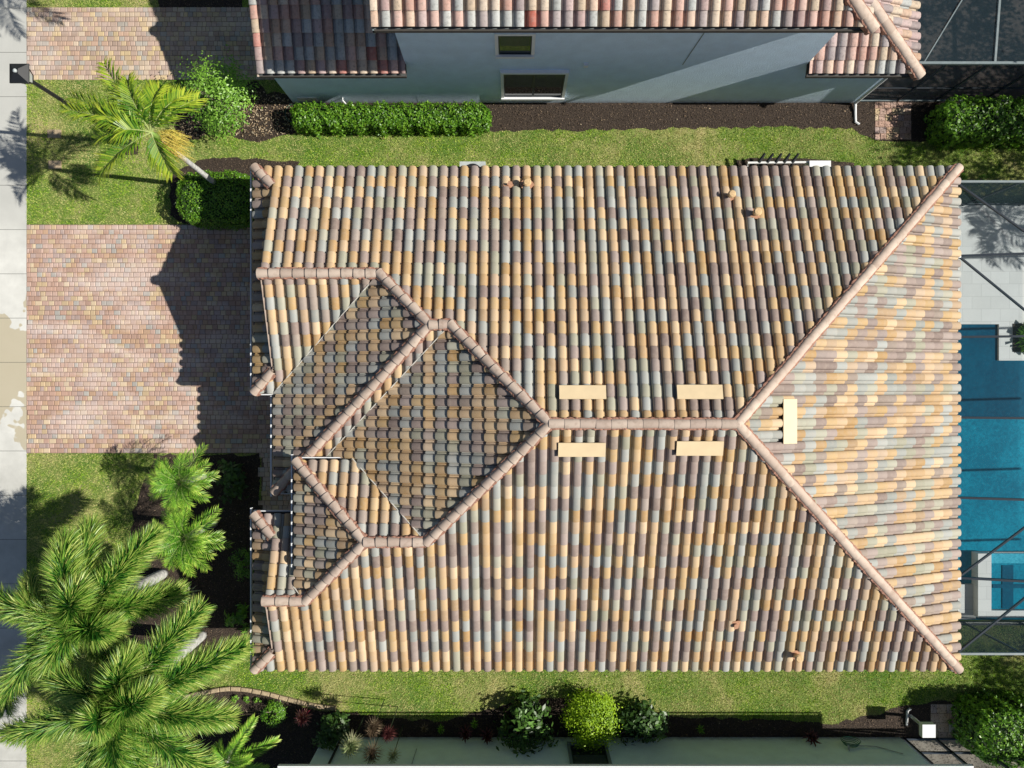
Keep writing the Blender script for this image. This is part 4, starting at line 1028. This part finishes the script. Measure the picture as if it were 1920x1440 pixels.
# edging stones
ed = [(340, 1308), (370, 1301), (400, 1295), (440, 1291), (490, 1298), (540, 1311), (590, 1323), (636, 1328)]
pts = [P(x, y, .05) for x, y in ed]; path = []
for i in range(len(pts) - 1):
    p0, p1, p2, p3 = pts[max(0, i - 1)], pts[i], pts[i + 1], pts[min(len(pts) - 1, i + 2)]
    for k in range(12):
        t = k / 12; path.append(.5 * ((2 * p1) + (p2 - p0) * t + (2 * p0 - 5 * p1 + 4 * p2 - p3) * t * t + (3 * p1 - p0 - 3 * p2 + p3) * t ** 3))
ORD = 'first second third fourth fifth sixth seventh eighth ninth tenth eleventh twelfth thirteenth fourteenth fifteenth sixteenth seventeenth eighteenth nineteenth twentieth'.split(); acc_l = 0; cur = path[0]; proto = None; nst = 0
for p in path[1:]:
    if (p - cur).length >= .29:
        d = (p - cur).normalized(); sd = Vector((-d.y, d.x, 0)); mid = (p + cur) / 2; l = (p - cur).length / 2 - .012; w_ = .065
        m_ = MB(); j = lambda: R.uniform(-.006, .006)
        vs = [cur * 0 + d * (a_ * l + j()) + sd * (b_ * w_ + j()) + Vector((0, 0, z_)) for z_ in (-.05, .045) for a_, b_ in ((-1, -1), (1, -1), (1, 1), (-1, 1))]
        vs += [d * (a_ * (l - .015)) + sd * (b_ * (w_ - .015)) + Vector((0, 0, .06)) for a_, b_ in ((-1, -1), (1, -1), (1, 1), (-1, 1))]
        m_.add(vs, [(0, 1, 5, 4), (1, 2, 6, 5), (2, 3, 7, 6), (3, 0, 4, 7), (4, 5, 9, 8), (5, 6, 10, 9), (6, 7, 11, 10), (7, 4, 8, 11), (8, 9, 10, 11), (3, 2, 1, 0)])
        o = m_.build('edging_stone', M['stone']); o.location = (mid.x, mid.y, .045)
        nst += 1; tag(o, 'tan edging stone, %s in the curved border counted from its palm end' % ORD[nst - 1], 'edging stone', 'edging stones along the curved bed'); cur = p
# valve covers in the lawn
for (x, y, wd_, lb) in ((102, 251, .42, 'brown flush valve cover in the lawn under the lamp post shadow'), (103, 309, .40, 'brown flush valve cover in the lawn, the one nearer the round hedge')):
    q = P(x, y, .03); o = thing('valve_cover', (q.x, q.y, 0), lb, 'valve cover')
    MB().box((q.x - wd_ / 2, q.y - .13, 0), (q.x + wd_ / 2, q.y + .13, .05)).build('lid', M['stone'], o)

# fallen leaves
lx, ly = scatter(5000, -10.6, -6.2, 7.9, 9.4); lx2, ly2 = scatter(700, -14, 12, -11.2, 9)
ok2 = inside(beds[0], lx, ly) & (NR.random(5000) < .35); ok3 = ~((lx2 > -7.3) & (lx2 < 12.6) & (ly2 > -8.1) & (ly2 < 6.2)) & ~inside(drive_poly, lx2, ly2)
lx = np.concatenate([lx[ok2], lx2[ok3]]); ly = np.concatenate([ly[ok2], ly2[ok3]]); nn = NR.normal(0, .35, (len(lx), 3)); nn[:, 2] += 1
o = quads_obj('leaf_litter', leaf_quads(np.stack([lx, ly, NR.uniform(.04, .07, len(lx))], 1), nn, .028, .5), rnd_mat('dry_leaf', [(.20, .13, .07), (.36, .27, .17), (.50, .42, .30)], .8)); o["kind"] = 'stuff'

# lamp post
base = P(243, 268, 0); lp = thing('street_lamp', base, 'tall black street lamp with a square lantern head over the sidewalk', 'street lamp')
MB().tube([base, base + Vector((0, 0, .6))], [.11, .085], 12).tube([base + Vector((0, 0, .6)), base + Vector((0, 0, 5.0))], [.062, .05], 12).build('pole', M['pole'], lp)
c = base + Vector((0, 0, 5.05)); m_ = MB()
def ring4(s, z): return [c + Vector((sx_ * s, sy_ * s, z)) for sx_, sy_ in ((-1, -1), (1, -1), (1, 1), (-1, 1))]
m_.add(ring4(.24, .42) + ring4(.24, .39), [(0, 1, 5, 4)[::-1], (1, 2, 6, 5)[::-1], (2, 3, 7, 6)[::-1], (3, 0, 4, 7)[::-1], (7, 6, 5, 4)]); m_.add(ring4(.24, .42) + ring4(.06, .56), [(0, 1, 5, 4), (1, 2, 6, 5), (2, 3, 7, 6), (3, 0, 4, 7), (4, 5, 6, 7)])
m_.add(ring4(.10, 0) + ring4(.10, .03), [(0, 1, 5, 4), (1, 2, 6, 5), (2, 3, 7, 6), (3, 0, 4, 7), (4, 5, 6, 7), (3, 2, 1, 0)])
for sx_, sy_ in ((-1, -1), (1, -1), (1, 1), (-1, 1)): m_.beam(c + Vector((sx_ * .10, sy_ * .10, .02)), c + Vector((sx_ * .19, sy_ * .19, .40)), .02, .02)
m_.build('lantern_frame', M['pole'], lp)
g2 = MB(); g2.add(ring4(.085, .03) + ring4(.175, .39), [(0, 1, 5, 4), (1, 2, 6, 5), (2, 3, 7, 6), (3, 0, 4, 7)]); g2.build('lantern_glass', M['lens'], lp)
MB().lathe(c + Vector((0, 0, .56)), [(.045, 0), (.05, .04), (.01, .07)], 10).build('photocell', M['grey_box'], lp)

# ------------------------------------------------------------------ hedges and shrubs
def top_hedge(name, px0, py0, px1, py1, h, label, **kw):
    a, b = P(px0, py1, h), P(px1, py0, h); return hedge(name, a.x, a.y, b.x, b.y, h, label, 'hedge', **kw)
top_hedge('hedge', 328, 320, 474, 417, .95, 'rounded clipped hedge round the white palm trunk by the driveway', rad=.62, leafn=1000, size=.032)
top_hedge('hedge', 545, 193, 917, 236, .8, 'long low clipped hedge beside the blue grey wall', rad=.3, leafn=900, size=.042, lump=.07)
top_hedge('hedge', 1772, 182, 1990, 256, 1.1, 'shaded clipped hedge at the top right by the dark screen enclosure', rad=.35, leafn=500, size=.05, lump=.1)
top_hedge('hedge', 1838, 1335, 1990, 1440, 1.5, 'bright clipped hedge in the bottom right corner', rad=.6, leafn=550, size=.05, lump=.12)
c = P(400, 176, 1.5); bush('flowering_shrub', c, 1.05, 2.3, 'loose bright green shrub with bare twigs right of the yellow green palm', 'shrub', n=5200, size=.045, clumps=75, open_=.15, twigs=50)
c = P(1110, 1361, 1.1); bush('golden_bush', c, .78, 1.3, 'round golden green bush above the wall window at the bottom', 'bush', 'gold', n=6000, size=.04, clumps=110, open_=.5, stems=True)
c = P(985, 1378, 1.0); bush('glossy_bush', c, .85, 1.2, 'dark glossy bush with bright top leaves left of the golden bush', 'bush', 'darkleaf', n=900, size=.10, clumps=26)
c = P(1205, 1378, .9); bush('glossy_bush', c, .78, 1.1, 'dark glossy bush with pale shining leaves right of the golden bush', 'bush', 'darkleaf', n=900, size=.09, clumps=26)
c = P(613, 1380, .9); bush('glossy_bush', c, .55, 1.1, 'dark leafy bush beside the pale spiky plant at the bottom', 'bush', 'darkleaf', n=600, size=.09, clumps=18)
c = P(507, 1346, .6); bush('small_bush', c, .34, .7, 'small rounded green bush above the lowest palm fronds', 'bush', 'hedge', n=1500, size=.032, clumps=30)
c = P(455, 1062, .6); bush('small_bush', c, .42, .7, 'dark shaded bush in the black bed by the small gable', 'bush', 'hedge', n=1200, size=.035, clumps=24)
c = P(445, 1165, .4); bush('leafy_plant', c, .42, .5, 'dark leafy plant in the bed near the lower left roof corner', 'plant', 'hedge', n=220, size=.11, clumps=10, aspect=.3)
c = P(420, 905, .5); bush('shaded_plant', c, .6, .6, 'deeply shaded broad leaved plant right of the upper feathery palm', 'plant', 'darkleaf', n=350, size=.10, clumps=14)
for i, (x, y) in enumerate(((440, 1310), (463, 1312), (482, 1315))):
    c = P(x, y, .1); bush('bedding_plant', c, .11, .16, ('leftmost', 'middle', 'rightmost')[i] + ' of three tiny green plants below the curved edging', 'plant', 'shrub', n=150, size=.03, clumps=8, group='tiny plants below the curved edging', stems=False)
for x, y, lb in ((1447 + 0, 338, 0),): pass
c = P(1806, 333, .4); bush('small_shrub', c, .17, .45, 'small bright shrub at the top corner of the pool cage', 'shrub', 'shrub', n=400, size=.04, clumps=10)
c = P(1845, 336, .35); bush('small_shrub', c, .15, .4, 'tiny shrub along the pool cage, right of the brighter one', 'shrub', 'shrub', n=200, size=.035, clumps=8)
blades_rosette('croton', P(567, 1348, .4), .34, .55, 46, 'croton', 'reddish pink leafed plant below the curved stone edging', 'plant', .055)
blades_rosette('spiky_plant', P(660, 1394, 1.9), .42, .8, 110, 'silver', 'pale cream green spiky rosette against the green grey wall', 'plant', .022, zb=1.55)
blades_rosette('spiky_plant', P(701, 1361, 1.9), .34, .8, 90, 'brownb', 'brown spiky rosette, uppermost of the spiky plants', 'plant', .018, zb=1.55)
blades_rosette('spiky_plant', P(728, 1376, 1.9), .28, .6, 70, 'maroon', 'maroon spiky rosette to the right of the upper brown one', 'plant', .02, zb=1.55)
blades_rosette('spiky_plant', P(700, 1407, 1.9), .38, .9, 90, 'brownb', 'greenish brown spiky rosette low against the wall beside the pale one', 'plant', .018, zb=1.55)
blades_rosette('spiky_plant', P(739, 1412, 1.9), .26, .8, 60, 'silver', 'smallest spiky rosette, right of the others on the wall', 'plant', .015, zb=1.55)
for x, y, lb in ((872, 1380, 'dark maroon rosette against the wall, left of its twin'), (913, 1384, 'dark maroon rosette against the wall beside the glossy bush'), (1526, 1388, 'dark maroon rosette near the coiled hose on the wall')):
    blades_rosette('cordyline', P(x, y, .6), .30, .7, 26, 'maroon', lb, 'plant', .05)
for x, y, lb in ((795, 1368, 'thin brownish plant in the dark bed right of the spiky plants'), (826, 1370, 'small yellow green upright plant in the dark bottom bed'), (889, 1360, 'slim green plant between the two maroon rosettes'), (1315, 1370, 'small green plant alone in the dark bed right of the glossy bushes')):
    blades_rosette('young_plant', P(x, y, .4), .16, .5, 20, 'shrub' if 'green' in lb else 'brownb', lb, 'plant', .03)
blades_rosette('bromeliad', P(351, 1112, .4), .36, .5, 24, 'silver', 'yellow green striped rosette above the second grey trunk', 'plant', .06)
c = P(298, 1116, .2); bush('orange_flowers', c, .14, .25, 'cluster of orange red flowers in the mulch between the palm trunks', 'flowers', 'pinkfl', n=110, size=.03, clumps=8, stems=True)

# ------------------------------------------------------------------ palms
def palm(name, base, top, label, fr, mat, trunk_mat, r0, r1, kind, group=None, bulge=0, shaft=None):
    t = thing(name, base, label, 'palm tree', group); base = Vector(base); top = Vector(top); mb = MB(); K = 24; pts = []; rad = []
    for i in range(K + 1):
        s = i / K; pts.append(base.lerp(top, s)); rr = r0 + (r1 - r0) * s + bulge * math.sin(math.pi * min(1, s * 1.2)) + (.006 if i % 2 else 0)
        rad.append(rr)
    mb.tube(pts, rad, 12); mb.build('trunk', M[trunk_mat], t, True)
    if shaft:
        MB().tube([top, top + Vector((0, 0, .35)), top + Vector((0, 0, .6))], [r1 * 1.15, r1, r1 * .5], 10).build('crownshaft', M[shaft], t, True)
    for k, f in enumerate(fr):
        frond(t, f['b'], f['t'], f.get('arch', .4), mat, seed=k * 17 + int(abs(base.x) * 10), **{**kind, **f.get('kw', {})})
    return t
def fr_list(C, zc, tips, arch=.45):
    out = []
    for tp in tips:
        px, py, dz = tp[:3]; kw = tp[3] if len(tp) > 3 else {}
        ar = kw.pop('arch', arch)
        T = P(px, py, zc + dz); b = C + (T - C).normalized() * .06; out.append(dict(b=b, t=T, arch=ar, kw=kw))
    return out
FOX = dict(nl=105, ll=.66, lw=.020, plume=True, droop=.12, start=.04, tipcol=.12, rr0=.016, rows=3)
b1 = P(307, 1075, 0); z1 = 4.2; C1 = Vector((b1.x, b1.y, z1 + .35))
palm('foxtail_palm', b1, (b1.x, b1.y, z1), 'bushy foxtail palm, the upper of the two at the lower left', fr_list(C1, z1, [
    (60, 1085, -.3, dict(side_curve=-1.0, arch=.7)), (125, 1010, .4, dict(arch=.9)), (172, 985, -.7, dict(arch=.5)), (290, 1000, -.4, dict(arch=.5)), (335, 1112, -.6, dict(arch=.3)),
    (-30, 1120, -.4, dict(arch=.5)), (10, 1330, -.5, dict(arch=.7, side_curve=.5)), (235, 1265, -1.2, dict(arch=.2)), (90, 1255, .3, dict(arch=.7)), (150, 1100, .9, dict(arch=1.0)), (215, 1180, .8, dict(arch=.9))]), 'fox', 'trunk_w', .15, .11, FOX, bulge=.05, shaft='shrub_s' if False else None, group='foxtail palms')
b2 = P(380, 1190, 0); z2 = 4.9; C2 = Vector((b2.x, b2.y, z2 + .35))
palm('foxtail_palm', b2, (b2.x, b2.y, z2), 'bushy foxtail palm, the lower of the two, reaching the bottom left corner', fr_list(C2, z2, [
    (375, 1140, -.2, dict(arch=.6)), (455, 1212, -.6, dict(arch=.4)), (430, 1345, -.5, dict(arch=.4)), (400, 1450, -.8, dict(arch=.4)), (300, 1500, -.3, dict(arch=.6)),
    (240, 1480, .2, dict(arch=.9)), (150, 1500, -.4, dict(arch=.5)), (15, 1375, -.5, dict(arch=.5)), (75, 1245, -.7, dict(arch=.4)), (250, 1225, .5, dict(arch=.8)), (190, 1345, .9, dict(arch=.9)), (290, 1300, 1.0, dict(arch=.9))]), 'fox', 'trunk_w', .15, .11, FOX, bulge=.05, group='foxtail palms')
FERN = dict(nl=28, ll=.32, lw=.015, vee=.55, droop=.3, start=.08, tipcol=.45, rr0=.010)
def date_palm(px, py, z, lb, R_, n=26, seed=0, lean=(0, 0), grp='feathery date palms', kw=FERN, below=False):
    C = P(px, py, z); rs = random.Random(seed); fr = []
    for i in range(n):
        az = i * 2.39996 + rs.uniform(-.3, .3); k = (i + .5) / n; L = R_ * (.55 + .45 * k) * rs.uniform(.88, 1.08); dz = .55 * (1 - k) - .45 * k * k
        fr.append(dict(b=C, t=C + Vector((math.cos(az) * L, math.sin(az) * L, dz)), arch=.45 - .1 * k, kw={}))
    b = Vector((C.x + lean[0], C.y + lean[1], 0))
    return palm('date_palm', b, C, lb, fr, 'fern', 'trunk_g', .10, .08, kw, grp)
date_palm(340, 905, 2.0, 'feathery green date palm, the upper of the pair, by the driveway corner', 1.15, 26, 3)
date_palm(348, 1008, 2.2, 'feathery date palm with yellowing right side, the lower of the pair', 1.25, 28, 5)
# low palm at the bottom edge with a leaning pale trunk
tb = P(470, 1356, .05); tc = P(425, 1425, 1.8); fr = []
for (x, y, dz) in ((478, 1345, .1), (522, 1385, -.1), (500, 1440, .1), (440, 1480, .1), (395, 1440, -.2), (410, 1395, -.1), (455, 1378, .4), (375, 1475, 0), (470, 1420, .5), (530, 1450, -.3)):
    fr.append(dict(b=tc, t=P(x, y, 1.8 + dz), arch=.35, kw={}))
palm('date_palm', tb, tc, 'low date palm with a leaning pale trunk at the bottom edge', fr, 'fern', 'trunk_w', .13, .10, {**FERN, 'nl': 60, 'll': .32, 'lw': .022}, 'feathery date palms')
# yellow green palm with the white trunk
bt = P(418, 355, 0); zt_ = 4.5; tt = P(300, 262, zt_); Cx = P(283, 248, 5.0)
XM = dict(nl=36, ll=.58, lw=.034, vee=.6, droop=.3, start=.12, tipcol=.45, rr0=.022)
fr = []
for (x, y, dz, ar) in ((195, 118, -.2, .5), (345, 178, -.1, .5), (372, 185, -.5, .4), (118, 205, -.3, .6), (135, 182, -.6, .5), (178, 262, -.3, .6), (188, 330, -.6, .5), (325, 325, -.9, .3), (240, 150, .3, .6), (300, 165, .2, .5), (220, 250, .3, .5), (180, 215, .2, .5)):
    fr.append(dict(b=Cx, t=P(x, y, 5.0 + dz), arch=ar, kw={}))
xp = palm('white_trunk_palm', bt, tt, 'yellow green palm with a slim white trunk rising from the rounded hedge', fr, 'xmas', 'trunk_w', .085, .055, XM, None)
MB().tube([tt, tt.lerp(Cx, .6), Cx], [.075, .07, .04], 10).build('crownshaft', plain('green_crownshaft', (.16, .26, .05), .5), xp, True)
fl = MB(); f0 = P(305, 262, 4.5)
for i in range(260):
    s = f0 + Vector((R.uniform(-.1, .3), R.uniform(-.35, .25), R.uniform(-.1, .15))); e_ = s + Vector((R.uniform(.1, .45), R.uniform(-.25, .05), R.uniform(-.45, 0)))
    fl.tube([s, (s + e_) / 2 + Vector((0, 0, .08)), e_], [.006, .005, .004], 3)
fl.build('flower_stalk', M['flower'], xp)

# palms and trees just outside the picture whose shade falls into it
def tree(base, h, r, label, n=9000, seed=0, dens=.5):
    t = thing('shade_tree', base, label, 'tree', 'shade trees beyond the frame'); rr = np.random.default_rng(seed); base = Vector(base)
    mb = MB().tube([base, base + Vector((.1, 0, h * .5)), base + Vector((0, .1, h * .8))], [.2, .14, .06], 10); cl = []
    for i in range(44):
        v = rr.normal(size=3); v /= np.linalg.norm(v); v *= rr.uniform(.35, 1) ** .5; q = base + Vector((v[0] * r, v[1] * r, h * .72 + v[2] * h * .27)); cl.append(q)
        if i < 16: mb.tube([base + Vector((.05, 0, h * .45)), base.lerp(q, .6) + Vector((0, 0, h * .25)), q], [.06, .04, .015], 5)
    mb.build('trunk', M['trunk_g'], t)
    cl = np.array([tuple(q) for q in cl]); w = rr.integers(0, len(cl), n); p = cl[w] + rr.normal(0, r * .14, (n, 3))
    quads_obj('crown', leaf_quads(p, rr.normal(size=(n, 3)) + np.array([0, 0, .8]), .075, .5, rr), M['shrub'], t, rr.random(n)); return t
tree((21.0, 8.2, 0), 7.5, 2.6, 'leafy tree beyond the top right corner', 9000, 2)
tree((19.3, 12.8, 0), 7.0, 2.4, 'leafy tree behind the dark screen enclosure', 6500, 4)
tree((22.5, -10.4, 0), 6.5, 1.8, 'leafy tree beyond the bottom right corner', 5000, 6)
b = Vector((20.8, 4.6, 0)); fr = [dict(b=b + Vector((0, 0, 4.6)), t=b + Vector((math.cos(a) * 1.25, math.sin(a) * 1.25, 4.3 + .3 * math.sin(a * 3))), arch=.5, kw={}) for a in [i * .63 for i in range(10)]]
palm('garden_palm', b, b + Vector((0, 0, 4.6)), 'palm beyond the pool whose shade falls on the deck', fr, 'fern', 'trunk_g', .13, .10, XM)
b = P(335, 6, 0); fr = [dict(b=b + Vector((0, 0, 4.8)), t=b + Vector((math.cos(a) * 1.5, math.sin(a) * 1.5, 4.6 + .2 * math.sin(a * 3))), arch=.45, kw={}) for a in [i * .7 for i in range(9)]]
palm('garden_palm', b + Vector((0, .5, 0)), b + Vector((0, .5, 4.8)), 'palm by the neighbour driveway beyond the top edge', fr, 'xmas', 'trunk_g', .12, .08, XM)
